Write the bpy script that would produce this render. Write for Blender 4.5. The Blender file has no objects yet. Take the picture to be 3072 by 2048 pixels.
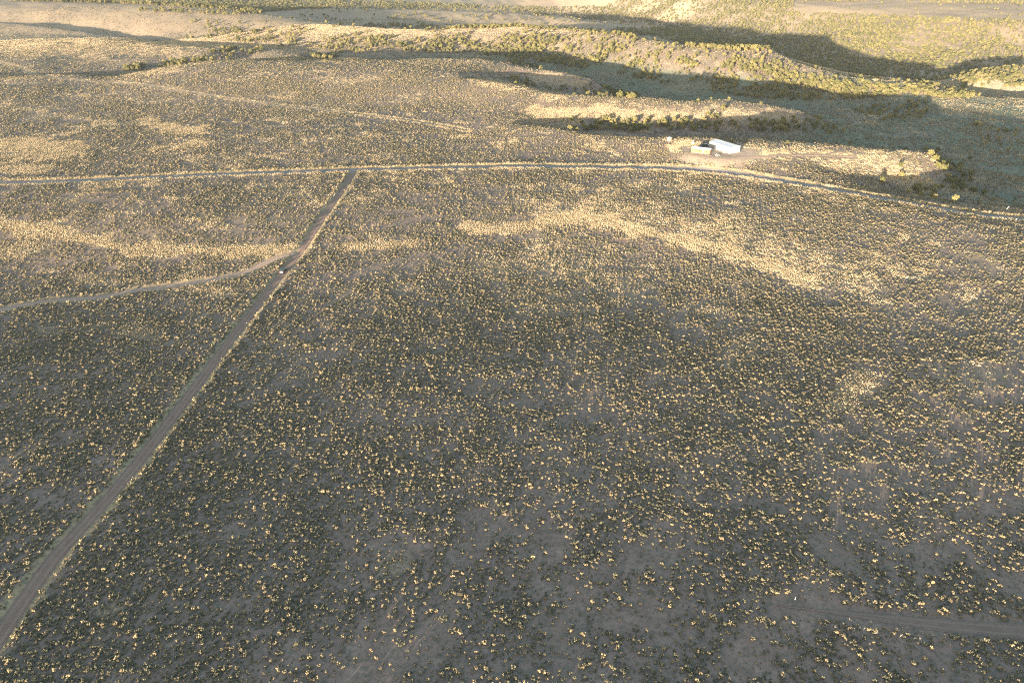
import bpy, bmesh, math, random
import numpy as np
from mathutils import Vector, Matrix

random.seed(7)
RNG = np.random.default_rng(11)
SC = bpy.context.scene
COL = SC.collection
R = math.radians

# ------------------------------------------------------------------ camera, sky, sun, exposure
CAM_H, PITCH, FOC = 120.0, R(30), 2050.0          # metres, radians, focal length in photo pixels (3072 wide)
cam_d = bpy.data.cameras.new('camera')
cam_d.sensor_width = 36.0
cam_d.lens = 36.0 * FOC / 3072.0
cam_d.clip_start = 1.0
cam_d.clip_end = 60000.0
cam = bpy.data.objects.new('camera', cam_d)
cam.location = (0, 0, CAM_H)
cam.rotation_euler = (R(90) - PITCH, 0, 0)
COL.objects.link(cam)
SC.camera = cam

SUN_AZ, SUN_EL = R(28.7), R(4.3)                   # azimuth the light travels towards (from +Y to +X), elevation
world = bpy.data.worlds.new('World')
SC.world = world
world.use_nodes = True
wn = world.node_tree.nodes
bg = wn.get('Background')
sky = wn.new('ShaderNodeTexSky')
sky.sky_type = 'NISHITA'
sky.sun_disc = False
sky.sun_elevation = SUN_EL
sky.sun_rotation = SUN_AZ + math.pi                # the sun stands behind the camera
sky.altitude = 400
sky.air_density = 1.0
sky.dust_density = 1.0
sky.ozone_density = 1.0
world.node_tree.links.new(sky.outputs[0], bg.inputs[0])
bg.inputs[1].default_value = 0.15

sun_d = bpy.data.lights.new('sun', 'SUN')
sun_d.energy = 5.0
sun_d.angle = R(0.5)
sun_d.color = (1.0, 0.83, 0.63)
sun = bpy.data.objects.new('sun', sun_d)
SUN_DIR = Vector((math.sin(SUN_AZ) * math.cos(SUN_EL), math.cos(SUN_AZ) * math.cos(SUN_EL), -math.sin(SUN_EL)))
sun.rotation_euler = SUN_DIR.to_track_quat('-Z', 'Y').to_euler()
sun.location = (-60, -100, 200)
COL.objects.link(sun)

SC.view_settings.view_transform = 'Standard'
SC.view_settings.look = 'None'
SC.view_settings.gamma = 1.0
SC.view_settings.use_curve_mapping = False
SC.view_settings.exposure = 2.22
SC.render.engine = 'CYCLES'
SC.cycles.use_denoising = False
SC.cycles.filter_width = 1.15
SC.cycles.max_bounces = 4
SC.cycles.diffuse_bounces = 1
SC.cycles.transparent_max_bounces = 4

# ------------------------------------------------------------------ survey helpers: pixel of the photo <-> point of the land
CP, SP = math.cos(PITCH), math.sin(PITCH)
def ray(x, y):
    dx = (np.asarray(x, float) - 1536) / FOC
    up = (1024 - np.asarray(y, float)) / FOC
    return dx, CP + up * SP, -SP + up * CP
def at(x, y, z=0.0):
    d = ray(x, y)
    t = (z - CAM_H) / d[2]
    return np.array([t * d[0], t * d[1], z + 0 * t])
def proj(x, y, z):
    z = np.asarray(z) - CAM_H
    f = y * CP - z * SP
    u = y * SP + z * CP
    f = np.where(f > 1e-3, f, 1e-3)
    return 1536 + FOC * x / f, 1024 - FOC * u / f

# ------------------------------------------------------------------ noise
_perm = np.random.default_rng(3).permutation(4096)
def _hash(ix, iy):
    return _perm[(_perm[ix & 4095] + iy) & 4095] / 4095.0
def vnoise(x, y):
    ix, iy = np.floor(x).astype(np.int64), np.floor(y).astype(np.int64)
    fx, fy = x - ix, y - iy
    fx, fy = fx * fx * fx * (fx * (fx * 6 - 15) + 10), fy * fy * fy * (fy * (fy * 6 - 15) + 10)
    a, b = _hash(ix, iy), _hash(ix + 1, iy)
    c, d = _hash(ix, iy + 1), _hash(ix + 1, iy + 1)
    return (a + (b - a) * fx + (c - a) * fy + (a - b - c + d) * fx * fy) * 2 - 1
def fbm(x, y, scale, octs=4, gain=0.5):
    s, amp, tot = 1.0 / scale, 1.0, 0.0
    out = np.zeros_like(np.asarray(x, float))
    for k in range(octs):
        out += amp * vnoise(x * s + 37.7 * k, y * s - 11.3 * k)
        tot += amp
        amp *= gain
        s *= 2.03
    return out / tot
def sstep(a, b, v):
    t = np.clip((v - a) / (b - a), 0, 1)
    return t * t * (3 - 2 * t)

# ------------------------------------------------------------------ the land: heights surveyed along crests, floors and banks
ctrl = []                                           # (x, y, z)
def dens(poly, step=45.0):
    out = []
    for (a, b) in zip(poly[:-1], poly[1:]):
        n = max(1, int(math.hypot(b[0] - a[0], b[1] - a[1]) / step))
        for k in range(n):
            out.append(tuple(a[i] + (b[i] - a[i]) * k / n for i in range(3)))
    out.append(poly[-1])
    return out
def line(poly, step=70.0):
    pts = [at(*p) for p in dens(poly, step)]
    ctrl.extend(pts)
    return pts
def beyond(pts, dr, dz, keep=None):
    for k, p in enumerate(pts):
        d = dr(k / (len(pts) - 1)) if callable(dr) else dr
        h = dz(k / (len(pts) - 1)) if callable(dz) else dz
        r = math.hypot(p[0], p[1])
        ctrl.append(np.array([p[0] * (r + d) / r, p[1] * (r + d) / r, p[2] + h]))
lerp = lambda a, b: (lambda t: a + (b - a) * t)

# near plain
line([(-900, 2500, 6.0), (1536, 2600, 6.3), (4000, 2500, 5.6)], 500)
line([(-700, 1900, 4.4), (600, 2000, 4.8), (1536, 2000, 4.6), (2400, 2000, 4.0), (3800, 1900, 3.0)], 420)
line([(-500, 1450, 1.9), (600, 1450, 2.0), (1536, 1450, 1.8), (2400, 1450, 1.3), (3600, 1400, 0.7)], 400)
line([(-400, 1100, -0.9), (600, 1120, -0.8), (1536, 1080, -0.4), (2400, 1150, 0.2), (3500, 1150, 0.0)], 380)
# shallow swale across the plain, with the sunward bank beyond it
line([(-400, 740, -3.2), (0, 730, -3.3), (150, 735, -3.3), (350, 765, -3.3), (700, 790, -3.1), (880, 785, -2.4), (1300, 760, -2.0),
      (1600, 735, -2.6), (1900, 760, -2.7), (2100, 800, -2.5), (2300, 860, -1.9), (2600, 960, -1.0), (3072, 1040, -0.7)], 160)
line([(-400, 650, -0.6), (0, 640, -0.5), (500, 680, -0.5), (900, 690, -0.6), (1300, 660, -0.5), (1700, 620, -0.1), (2100, 650, -0.1),
      (2500, 740, -0.2), (3072, 860, -0.6)], 200)
# the gravel road and the plateau behind it
line([(-400, 552, 0.3), (0, 546, 0.2), (500, 526, 0.2), (1062, 510, 0.2), (1600, 500, 0.3), (2100, 510, 0.2), (2450, 562, -0.4), (2600, 588, -0.9),
      (2800, 620, -1.5), (3072, 655, -2.4), (3400, 690, -4)], 170)
line([(-400, 430, 0.8), (0, 420, 0.6), (500, 410, 0.4), (1000, 400, 0.3), (1500, 410, 0.2), (1800, 440, 0.1)], 260)
line([(-400, 320, 1.6), (0, 320, 1.2), (500, 310, 0.8), (1000, 290, 0.5), (1400, 300, 0.2)], 260)
line([(-400, 250, 2.4), (0, 250, 1.8), (250, 250, 1.2)], 200)
# rim of the plateau, left and centre
rim = line([(148, 226, 1.0), (350, 230, 0.6), (413, 220, 0.5), (522, 197, 0.4), (653, 187, 0.2), (800, 178, 0.1), (914, 168, 0)])
beyond(rim, lerp(25, 45), lerp(-4, -9))
rim = line([(940, 176, 0.0), (1000, 181, 0.0), (1067, 176, 0.0), (1198, 185, 0.0), (1350, 178, 0), (1460, 174, -1), (1525, 192, -1), (1633, 213, -2), (1764, 235, -5), (1790, 252, -9)], 50)
beyond(rim, 45, lerp(-9, -15))
# first spur: gully before it, then its lit flank
g = line([(1437, 226, -0.3), (1525, 253, -0.5), (1677, 287, -1), (1808, 296, -1.2), (1930, 300, -1.4)], 50)
beyond(g[1:], lerp(22, 30), lerp(-5, -17))
line([(1560, 226, -5.5), (1650, 243, -8), (1740, 256, -11), (1820, 275, -19)], 45)
# second spur
s2 = line([(1930, 300, -1.4), (2048, 305, -2), (2178, 300, -2), (2283, 315, -3), (2396, 340, -8), (2453, 357, -15), (2510, 375, -24)], 50)
beyond(s2[:-1], 40, lerp(-14, -10))
line([(1600, 350, -1.2), (1690, 372, -4.0), (1800, 380, -5.5), (1950, 376, -6.5), (2100, 372, -7.5), (2250, 372, -9), (2400, 366, -13), (2480, 385, -22)], 50)
c1 = line([(1560, 352, 0.0), (1650, 380, -0.2), (1800, 406, -0.2), (1950, 414, -0.2), (2069, 414, -0.2), (2239, 421, -1), (2341, 426, -2), (2500, 437, -3.5), (2621, 451, -5), (2731, 460, -6.5),
           (2787, 475, -8.5), (2830, 505, -12), (2862, 545, -17)], 55)
beyond(c1[1:], lerp(16, 34), lerp(-5, -18))
# tip of the barn plateau: lit flank and the little gully before the road
line([(2480, 500, -1.2), (2600, 500, -3.2), (2720, 520, -6)], 60)
line([(2560, 540, -2.0), (2640, 553, -4.5), (2720, 575, -8), (2800, 596, -13), (2870, 606, -19)], 45)
rd = line([(2560, 575, -1.0), (2660, 592, -1.6), (2760, 606, -2.0), (2900, 628, -2.4), (3072, 642, -3.0)], 60)
beyond(rd[2:], 45, -9)
# main valley floor
line([(2950, 590, -22), (3072, 592, -27), (3300, 600, -32)], 90)
line([(2880, 540, -25), (3000, 520, -33), (3150, 520, -36)], 90)
line([(2620, 405, -35), (2760, 430, -37), (3000, 450, -40), (3300, 450, -42)], 110)
line([(2500, 345, -35), (2700, 350, -38), (3072, 360, -42), (3300, 360, -44)], 120)
line([(1640, 197, -23), (1800, 217, -26), (1950, 246, -28.5), (2048, 266, -30), (2265, 296, -33), (2480, 308, -35), (2750, 304, -38), (3072, 300, -42), (3350, 300, -44)], 80)
line([(1000, 166, -12), (1150, 168, -13), (1330, 164, -15), (1480, 164, -18)], 80)
# long ridge across the valley: where the shadow crosses its flank, then its crest
line([(900, 148, -9), (1024, 148, -9.5), (1154, 148, -9), (1285, 147, -11), (1459, 146, -14), (1633, 150, -13), (1764, 168, -13), (1895, 192, -16), (2048, 222, -17), (2265, 237, -17), (2440, 252, -22),
      (2505, 270, -25), (2657, 266, -30), (2760, 270, -33), (2830, 292, -38)], 60)
DCREST = [(783, 41, 15), (950, 68, 11), (1111, 87, 7), (1329, 91, 5), (1460, 85, 6), (1546, 79, 6), (1634, 85, 5), (1764, 92, 4), (1873, 109, 4), (2048, 139, 4), (2178, 148, 3), (2309, 152, 1), (2353, 180, -5), (2440, 205, -12),
          (2527, 231, -20), (2660, 242, -27), (2745, 246, -31), (2853, 270, -38), (2945, 288, -42)]
dc = line(DCREST, 50)
beyond(dc, 60, lerp(-8, -14))
beyond(dc, 130, lerp(-16, -22))
# left: valley head, low spur and its gullies
line([(-300, 100, 9), (0, 96, 6.5), (150, 100, 5), (300, 110, 1), (450, 124, -3), (600, 129, -5), (800, 139, -7), (900, 151, -8)], 70)
line([(-300, 130, 9), (0, 118, 7), (150, 112, 5.5), (330, 118, 3.5), (450, 130, 2.5), (600, 138, 1.5), (700, 146, 0), (820, 156, -4)], 70)
line([(0, 150, 4), (200, 160, 3), (400, 165, 1.5), (600, 165, -0.5)], 90)
line([(60, 214, -1.5), (200, 210, -3), (350, 204, -4), (450, 199, -5), (600, 184, -6), (750, 170, -7.5), (900, 161, -9)], 60)
line([(110, 188, 2.5), (250, 180, 0), (330, 192, -2.5)], 50)
line([(240, 172, 3.2), (330, 176, 1.6)], 40)
k1 = line([(-300, 68, 16), (-100, 72, 13), (0, 71, 12), (100, 76, 10.5), (200, 88, 7.5), (300, 103, 3.5), (400, 116, 0)], 50)
beyond(k1, 28, -5.5)
line([(0, 44, 17), (150, 54, 13.5), (250, 66, 10), (450, 88, 5), (600, 90, 5), (750, 100, 3), (900, 118, -2)], 80)
tl = line([(-300, -4, 26), (0, 5, 25), (218, 9, 23), (392, 14, 21), (566, 23, 18), (697, 30, 16)], 60)
beyond(tl, 90, -12)
beyond(tl, 220, -24)
# low spur in the second valley
e2 = line([(900, 27, -2), (1024, 27, -3), (1250, 31, -5), (1450, 36, -8), (1550, 42, -11), (1700, 54, -17), (1850, 74, -26), (1950, 86, -33)], 60)
beyond(e2, 90, -16)
line([(1000, 55, -10), (1200, 62, -13), (1400, 62, -16), (1560, 66, -20), (1760, 84, -30)], 70)
# far side of the second valley
line([(1024, 4, -30), (1400, 8, -42), (1600, 12, -45), (1800, 16, -46), (2048, 42, -45), (2200, 61, -44), (2440, 89, -48), (2527, 122, -52), (2636, 152, -58), (2780, 168, -62), (2870, 178, -60), (3000, 160, -54), (3072, 150, -52), (3350, 145, -50)], 80)
line([(1950, 95, -62), (2200, 110, -66), (2440, 150, -68), (2636, 190, -69), (2800, 210, -70), (2900, 226, -68), (3072, 193, -66), (3350, 193, -67)], 100)
ms = line([(1400, -24, -28), (1800, -8, -22), (2048, 6, -16), (2440, 20, -10), (2640, 30, -9), (2900, 46, -10), (3072, 62, -12), (3350, 80, -12)], 100)
beyond(ms, 45, 4.0)
beyond(ms, 150, 12)
beyond(ms, 330, 23)
beyond(ms, 700, 34)
beyond(ms, 1100, 42)
# small hill where the two valleys meet
hl = line([(2868, 244, -50), (2890, 226, -46), (2950, 214, -44), (3072, 204, -43), (3350, 200, -42)], 60)
beyond(hl[1:], 60, -16)
line([(2905, 262, -52), (2970, 262, -50), (3072, 256, -49), (3350, 250, -48)], 70)
for a in range(-60, 61, 8):
    for rr_, z in ((3500, 36), (4500, 40)):
        ctrl.append(np.array([rr_ * math.sin(R(a)), rr_ * math.cos(R(a)), z]))
ctrl = np.array(ctrl)

cu, cv = np.arctan2(ctrl[:, 0], ctrl[:, 1]), np.log(np.hypot(ctrl[:, 0], ctrl[:, 1]))
# merge near-duplicates, then thin plate spline in (bearing, log distance)
keep = []
for i in range(len(cu)):
    if all((cu[i] - cu[j]) ** 2 + (cv[i] - cv[j]) ** 2 > 0.006 ** 2 for j in keep):
        keep.append(i)
cu, cv, cz = cu[keep], cv[keep], ctrl[keep, 2]
def tk(d2):
    return d2 * np.log(d2 + 1e-12)
n = len(cu)
K = tk((cu[:, None] - cu[None]) ** 2 + (cv[:, None] - cv[None]) ** 2) + np.eye(n) * 2e-5
Pm = np.stack([np.ones(n), cu, cv], 1)
A = np.block([[K, Pm], [Pm.T, np.zeros((3, 3))]])
sol = np.linalg.solve(A, np.concatenate([cz, np.zeros(3)]))
def spline(u, v):
    out = np.empty_like(u)
    uf, vf, of = u.ravel(), v.ravel(), out.ravel()
    for i in range(0, len(uf), 4000):
        s = slice(i, i + 4000)
        of[s] = tk((uf[s, None] - cu) ** 2 + (vf[s, None] - cv) ** 2) @ sol[:n] + sol[n] + uf[s] * sol[n + 1] + vf[s] * sol[n + 2]
    return of.reshape(u.shape)

AZ0, AZ1, NA = R(-66), R(66), 952
LR0, LR1, NR = math.log(45.0), math.log(4600.0), 1000
ga = np.linspace(AZ0, AZ1, NA)
gl = np.linspace(LR0, LR1, NR)
cz_coarse = spline(*np.meshgrid(ga[::3], gl[::3], indexing='ij'))
def up_cubic(a, m):
    # Catmull-Rom refinement by 3 along axis 0
    p = np.concatenate([2 * a[:1] - a[1:2], a, 2 * a[-1:] - a[-2:-1]], 0)
    out = np.empty((m,) + a.shape[1:])
    p0, p1, p2, p3 = p[:-3], p[1:-2], p[2:-1], p[3:]
    for k in range(3):
        t = k / 3.0
        out[k:m - 1:3] = 0.5 * (2 * p1 + (p2 - p0) * t + (2 * p0 - 5 * p1 + 4 * p2 - p3) * t * t + (3 * p1 - p0 - 3 * p2 + p3) * t ** 3)
    out[-1] = a[-1]
    return out
GZ = up_cubic(np.ascontiguousarray(up_cubic(cz_coarse, NA).T), NR).T
GA, GL = np.meshgrid(ga, gl, indexing='ij')
GR = np.exp(GL)
GX, GY = GR * np.sin(GA), GR * np.cos(GA)
slope_w = sstep(650, 1000, GR)
GZ = GZ + fbm(GX, GY, 45, 4) * (0.35 + 1.3 * slope_w) + fbm(GX, GY, 9, 2) * 0.10
GZ = GZ + slope_w * sstep(-3, -14, GZ) * fbm(GX * 1.0 + GY * 0.35, GY * 0.3, 26, 3) * 2.2
GZ = GZ * sstep(0, 10, GR)

def height(x, y):
    x, y = np.asarray(x, float), np.asarray(y, float)
    a = (np.arctan2(x, y) - AZ0) / (AZ1 - AZ0) * (NA - 1)
    l = (np.log(np.hypot(x, y) + 1e-6) - LR0) / (LR1 - LR0) * (NR - 1)
    a = np.clip(a, 0, NA - 1.001)
    l = np.clip(l, 0, NR - 1.001)
    i, j = a.astype(int), l.astype(int)
    fa, fl = a - i, l - j
    return (GZ[i, j] * (1 - fa) * (1 - fl) + GZ[i + 1, j] * fa * (1 - fl) + GZ[i, j + 1] * (1 - fa) * fl + GZ[i + 1, j + 1] * fa * fl)
def ground(px, py):
    """where the sight line through a photo pixel meets the land"""
    d = ray(px, py)
    t = np.concatenate([np.geomspace(70, 4200, 3000)])
    X, Y, Z = t * d[0], t * d[1], CAM_H + t * d[2]
    below = Z < height(X, Y)
    k = int(np.argmax(below)) if below.any() else len(t) - 1
    lo, hi = t[max(k - 1, 0)], t[k]
    for _ in range(18):
        m = 0.5 * (lo + hi)
        if CAM_H + m * d[2] < height(m * d[0], m * d[1]):
            hi = m
        else:
            lo = m
    return np.array([hi * d[0], hi * d[1], float(height(hi * d[0], hi * d[1]))])
def visible(x, y, z):
    """True where the point is seen from the camera over the land"""
    out = np.ones(len(x), bool)
    for f in np.linspace(0.25, 0.985, 60):
        out &= (CAM_H + (z - CAM_H) * f) > height(x * f, y * f) - 0.05
    return out

# ------------------------------------------------------------------ object helpers
def mesh_obj(name, verts, faces, mat, parent=None, smooth=False):
    me = bpy.data.meshes.new(name)
    me.from_pydata([tuple(map(float, v)) for v in verts], [], faces)
    me.update()
    if mat:
        me.materials.append(mat)
    if smooth:
        me.polygons.foreach_set('use_smooth', [True] * len(me.polygons))
    o = bpy.data.objects.new(name, me)
    COL.objects.link(o)
    if parent:
        o.parent = parent
    return o
def grid_obj(name, V, nu, nv, mat, smooth=True):
    """V: (nu*nv, 3) array, faces between neighbours"""
    me = bpy.data.meshes.new(name)
    i, j = np.meshgrid(np.arange(nu - 1), np.arange(nv - 1), indexing='ij')
    a = (i * nv + j).ravel()
    F = np.stack([a, a + nv, a + nv + 1, a + 1], 1).astype(np.int32)
    me.vertices.add(len(V))
    me.vertices.foreach_set('co', V.astype(np.float32).ravel())
    me.loops.add(F.size)
    me.loops.foreach_set('vertex_index', F.ravel())
    me.polygons.add(len(F))
    me.polygons.foreach_set('loop_start', np.arange(0, F.size, 4, dtype=np.int32))
    me.polygons.foreach_set('loop_total', np.full(len(F), 4, np.int32))
    me.polygons.foreach_set('use_smooth', np.full(len(F), smooth))
    me.update(calc_edges=True)
    me.validate()
    me.materials.append(mat)
    o = bpy.data.objects.new(name, me)
    COL.objects.link(o)
    return o
def tag(o, label, cat, group=None):
    o['label'] = label
    o['category'] = cat
    if group:
        o['group'] = group
    return o
def mat_basic(name, col, rough=0.85, metal=0.0, spec=0.3):
    m = bpy.data.materials.new(name)
    m.use_nodes = True
    b = m.node_tree.nodes['Principled BSDF']
    b.inputs['Base Color'].default_value = (*col, 1)
    b.inputs['Roughness'].default_value = rough
    b.inputs['Metallic'].default_value = metal
    b.inputs['Specular IOR Level'].default_value = spec
    return m
class NT:
    """tiny node helper"""
    def __init__(s, m):
        m.use_nodes = True
        s.t = m.node_tree
        s.b = s.t.nodes['Principled BSDF']
    def n(s, kind, **kw):
        x = s.t.nodes.new(kind)
        for k, v in kw.items():
            setattr(x, k, v)
        return x
    def l(s, a, b):
        s.t.links.new(a, b)
    def noise(s, vec, scale, detail=4, rough=0.55):
        x = s.n('ShaderNodeTexNoise')
        x.inputs['Scale'].default_value = scale
        x.inputs['Detail'].default_value = detail
        x.inputs['Roughness'].default_value = rough
        s.l(vec, x.inputs['Vector'])
        return x.outputs['Fac']
    def ramp(s, fac, stops):
        x = s.n('ShaderNodeValToRGB')
        el = x.color_ramp.elements
        while len(el) < len(stops):
            el.new(0.5)
        for e, (p, c) in zip(el, stops):
            e.position = p
            e.color = (*c, 1)
        s.l(fac, x.inputs['Fac'])
        return x.outputs['Color']
    def mix(s, fac, a, b, mode='MIX'):
        x = s.n('ShaderNodeMix', data_type='RGBA', blend_type=mode)
        for sock, v in ((x.inputs['Factor'], fac), (x.inputs[6], a), (x.inputs[7], b)):
            if isinstance(v, (int, float)):
                sock.default_value = v
            elif isinstance(v, tuple):
                sock.default_value = (*v, 1)
            else:
                s.l(v, sock)
        return x.outputs[2]

# ------------------------------------------------------------------ roads: centre lines, then cut them into the land
def trace(pix, step=2.0):
    P = np.array([ground(*p)[:2] for p in pix])
    # Catmull-Rom through the surveyed points
    Q = np.concatenate([2 * P[:1] - P[1:2], P, 2 * P[-1:] - P[-2:-1]])
    out = []
    for k in range(len(P) - 1):
        p0, p1, p2, p3 = Q[k:k + 4]
        m = max(2, int(np.linalg.norm(p2 - p1) / step))
        t = (np.arange(m) / m)[:, None]
        out.append(0.5 * (2 * p1 + (p2 - p0) * t + (2 * p0 - 5 * p1 + 4 * p2 - p3) * t * t + (3 * p1 - p0 - 3 * p2 + p3) * t ** 3))
    out.append(P[-1:])
    return np.concatenate(out)
ROADS = dict(
    dirt_road=(trace([(-60, 1985), (0, 1903), (150, 1685), (262, 1560), (392, 1410), (523, 1240), (627, 1103), (731, 966), (836, 832), (905, 748), (967, 652), (1032, 562), (1060, 514)]), 1.85, 0.30),
    gravel_road=(trace([(-80, 548), (0, 546), (196, 542), (392, 533), (653, 521), (914, 513), (1062, 508), (1306, 502), (1567, 497), (1830, 501), (2090, 507), (2220, 520), (2416, 553), (2612, 587), (2809, 621), (2940, 643), (3072, 655), (3180, 662)]), 3.2, 0.5),
    dirt_track=(trace([(-60, 940), (0, 929), (130, 904), (300, 891), (392, 872), (523, 855), (627, 840), (731, 816), (800, 785), (836, 770), (890, 757)]), 1.9, 0.25),
    ranch_track=(trace([(-60, 172), (0, 189), (80, 213), (160, 232), (330, 247), (523, 271), (731, 303), (940, 327), (1110, 347), (1250, 365), (1400, 391)]), 1.6, 0.25),
    yard_drive=(trace([(2138, 510), (2160, 500), (2190, 486), (2215, 476), (2300, 470), (2420, 466), (2560, 470)]), 1.9, 0.08),
    bottom_track=(trace([(2330, 1815), (2480, 1832), (2620, 1850), (2740, 1864), (2900, 1880), (3072, 1893), (3200, 1900)]), 1.9, 0.10),
)
def road_dist(x, y):
    """signed-side distance to every road: {name: distance beyond its centre line}"""
    out = {}
    x, y = np.asarray(x, float), np.asarray(y, float)
    for name, (P, hw, cut) in ROADS.items():
        d = np.full(x.shape, 1e3)
        lo, hi = P.min(0) - 12, P.max(0) + 12
        m = (x > lo[0]) & (x < hi[0]) & (y > lo[1]) & (y < hi[1])
        xs, ys = x[m], y[m]
        Q = P[::4] if len(P) > 60 else P
        Q = np.concatenate([Q, P[-1:]])
        best = np.full(xs.shape, 1e3)
        for a, b in zip(Q[:-1], Q[1:]):
            e = b - a
            L = e @ e
            if L < 1e-6:
                continue
            t = np.clip(((xs - a[0]) * e[0] + (ys - a[1]) * e[1]) / L, 0, 1)
            best = np.minimum(best, np.hypot(xs - a[0] - t * e[0], ys - a[1] - t * e[1]))
        d[m] = best
        out[name] = d
    return out
# level pad for the farm yard
YARD = ground(2140, 455)
yd = np.hypot(GX - YARD[0], (GY - YARD[1]))
GZ += (YARD[2] - GZ) * (1 - sstep(14, 30, yd))
GD = road_dist(GX, GY)
RMIN = np.full(GX.shape, 1e3)                        # distance outside the nearest road edge
for name, (P, hw, cut) in ROADS.items():
    wob = fbm(GX, GY, 6, 2)
    d = GD[name] - hw
    GZ -= cut * (1 - sstep(0.1, 1.6 + 0.4 * wob, d))
    GZ += cut * 0.55 * np.exp(-((d - 2.0) / 0.9) ** 2) * (0.8 + 0.6 * wob)
    RMIN = np.minimum(RMIN, d)

# ------------------------------------------------------------------ what grows where
def pl_dist(px, py, pts, sx=1.0, sy=1.0):
    """distance in photo pixels to a surveyed line, with its own scale across and along"""
    best = np.full(np.shape(px), 1e4)
    for (ax, ay), (bx, by) in zip(pts[:-1], pts[1:]):
        ex, ey = (bx - ax) / sx, (by - ay) / sy
        L = ex * ex + ey * ey
        t = np.clip(((px - ax) / sx * ex + (py - ay) / sy * ey) / L, 0, 1)
        best = np.minimum(best, np.hypot((px - ax) / sx - t * ex, (py - ay) / sy - t * ey))
    return best
LINES = [  # grassy, nearly bare strips: line, half width across the view, strength
    ([(1440, 690), (1560, 672), (1700, 648), (1850, 668), (2000, 706), (2150, 742), (2300, 792), (2430, 846)], 24, 0.85),
    ([(1620, 640), (1750, 622), (1950, 640), (2150, 690), (2350, 770), (2560, 850)], 55, 0.42),
    ([(0, 664), (80, 688), (200, 700), (300, 730), (450, 748), (600, 752), (800, 756), (890, 752)], 20, 0.85),
    ([(930, 742), (1060, 738), (1240, 730)], 13, 0.75),
    ([(0, 436), (120, 440), (230, 452)], 26, 0.8), ([(60, 470), (200, 466)], 18, 0.7), ([(0, 500), (120, 508)], 16, 0.7),
    ([(440, 362), (540, 392), (600, 394)], 16, 0.75), ([(470, 448), (590, 430)], 14, 0.6), ([(300, 368), (330, 372)], 14, 0.6),
    ([(560, 862), (680, 878)], 14, 0.6), ([(240, 836), (330, 850)], 12, 0.5), ([(0, 760), (110, 740)], 18, 0.5),
    ([(1480, 790), (1640, 800), (1760, 830), (1860, 860)], 60, 0.38), ([(1650, 900), (1760, 930)], 50, 0.3),
    ([(2560, 1190), (2600, 1150)], 30, 0.6), ([(2200, 1075), (2245, 1030)], 26, 0.35), ([(2500, 1218), (2560, 1216)], 14, 0.7),
    ([(400, 990), (430, 1000)], 30, 0.5), ([(310, 1836), (360, 1820)], 26, 0.5), ([(2080, 930), (2140, 935)], 14, 0.5),
    ([(1180, 1695), (1190, 1690)], 30, 0.4), ([(2840, 1120), (2960, 1150)], 40, 0.25),
    ([(2050, 440), (2130, 470), (2240, 470), (2330, 462)], 20, 0.95), ([(2140, 500), (2180, 480)], 12, 1.0), ([(2000, 418), (2100, 432)], 12, 0.6),
    ([(2250, 448), (2500, 462), (2700, 500)], 24, 0.45), ([(2640, 530), (2760, 540), (2800, 555)], 22, 0.7),
    ([(1620, 340), (1850, 340), (2100, 345), (2350, 356)], 26, 0.7), ([(1590, 228), (1720, 250)], 16, 0.6), ([(1440, 240), (1560, 262), (1700, 296)], 18, 0.6),
    ([(380, 225), (520, 210)], 12, 0.5), ([(100, 150), (350, 150), (600, 158)], 30, 0.5),
]
def grass_cover(x, y, z, px, py):
    g = np.zeros(np.shape(x))
    al, ac = x * math.sin(SUN_AZ) + y * math.cos(SUN_AZ), x * math.cos(SUN_AZ) - y * math.sin(SUN_AZ)
    brk = 1.1 * fbm(ac, al / 3.0, 9, 3) + 0.6 * fbm(x, y + 400, 14, 3)  # drawn out along the sun bearing: shrub shadow streaks put into the grass
    for pts, w, k in LINES:
        xs = np.array([p[0] for p in pts])
        m = (px > xs.min() - 4 * w) & (px < xs.max() + 4 * w) & (np.abs(py - pts[0][1]) < 400)
        if not m.any():
            continue
        d = pl_dist(px[m], py[m], pts, 1.8 if w > 20 else 2.2, 1.0) / w
        g[m] = np.maximum(g[m], k * (1 - sstep(0.35, 1.25, d + 0.9 * brk[m])))
    r = np.hypot(x, y)
    g = np.maximum(g, 0.75 * sstep(900, 1250, r) * (0.75 + 0.4 * fbm(x, y, 60, 3)))
    g = np.maximum(g, 0.45 * sstep(0.22, 0.55, fbm(x + 300, y, 30, 4)) * sstep(250, 420, r))
    g = np.maximum(g, 0.45 * sstep(0.32, 0.55, fbm(x + 900, y - 200, 11, 3)) * sstep(160, 320, r))
    return np.clip(g, 0, 1)
def grid_at(G, x, y):
    a = np.clip((np.arctan2(x, y) - AZ0) / (AZ1 - AZ0) * (NA - 1), 0, NA - 1).round().astype(int)
    l = np.clip((np.log(np.hypot(x, y) + 1e-6) - LR0) / (LR1 - LR0) * (NR - 1), 0, NR - 1).round().astype(int)
    return G[a, l]
GPX, GPY = proj(GX, GY, GZ)
GRASS = grass_cover(GX, GY, GZ, GPX, GPY)
VERGE = np.zeros_like(GX)
for name, k in (('gravel_road', 1.0), ('dirt_road', 0.75), ('dirt_track', 0.7), ('ranch_track', 0.85)):
    d = GD[name] - ROADS[name][1]
    vw = {'gravel_road': 4.2, 'ranch_track': 3.6}.get(name, 2.0)
    VERGE = np.maximum(VERGE, k * sstep(-0.3, 0.5, d) * (1 - sstep(0.5 * vw, 1.1 * vw, d + 1.2 * fbm(GX, GY, 5, 2))))
MEADOW = sstep(-9, -22, GZ) * (1 - sstep(1150, 1500, GR)) * np.clip(0.8 + 0.6 * fbm(GX, GY, 40, 3), 0, 1)
yard = (1 - sstep(12, 30, np.hypot((GX - YARD[0]) * 0.8 - 4, GY - YARD[1] + 4) + 9 * fbm(GX, GY, 10, 3)))

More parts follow.
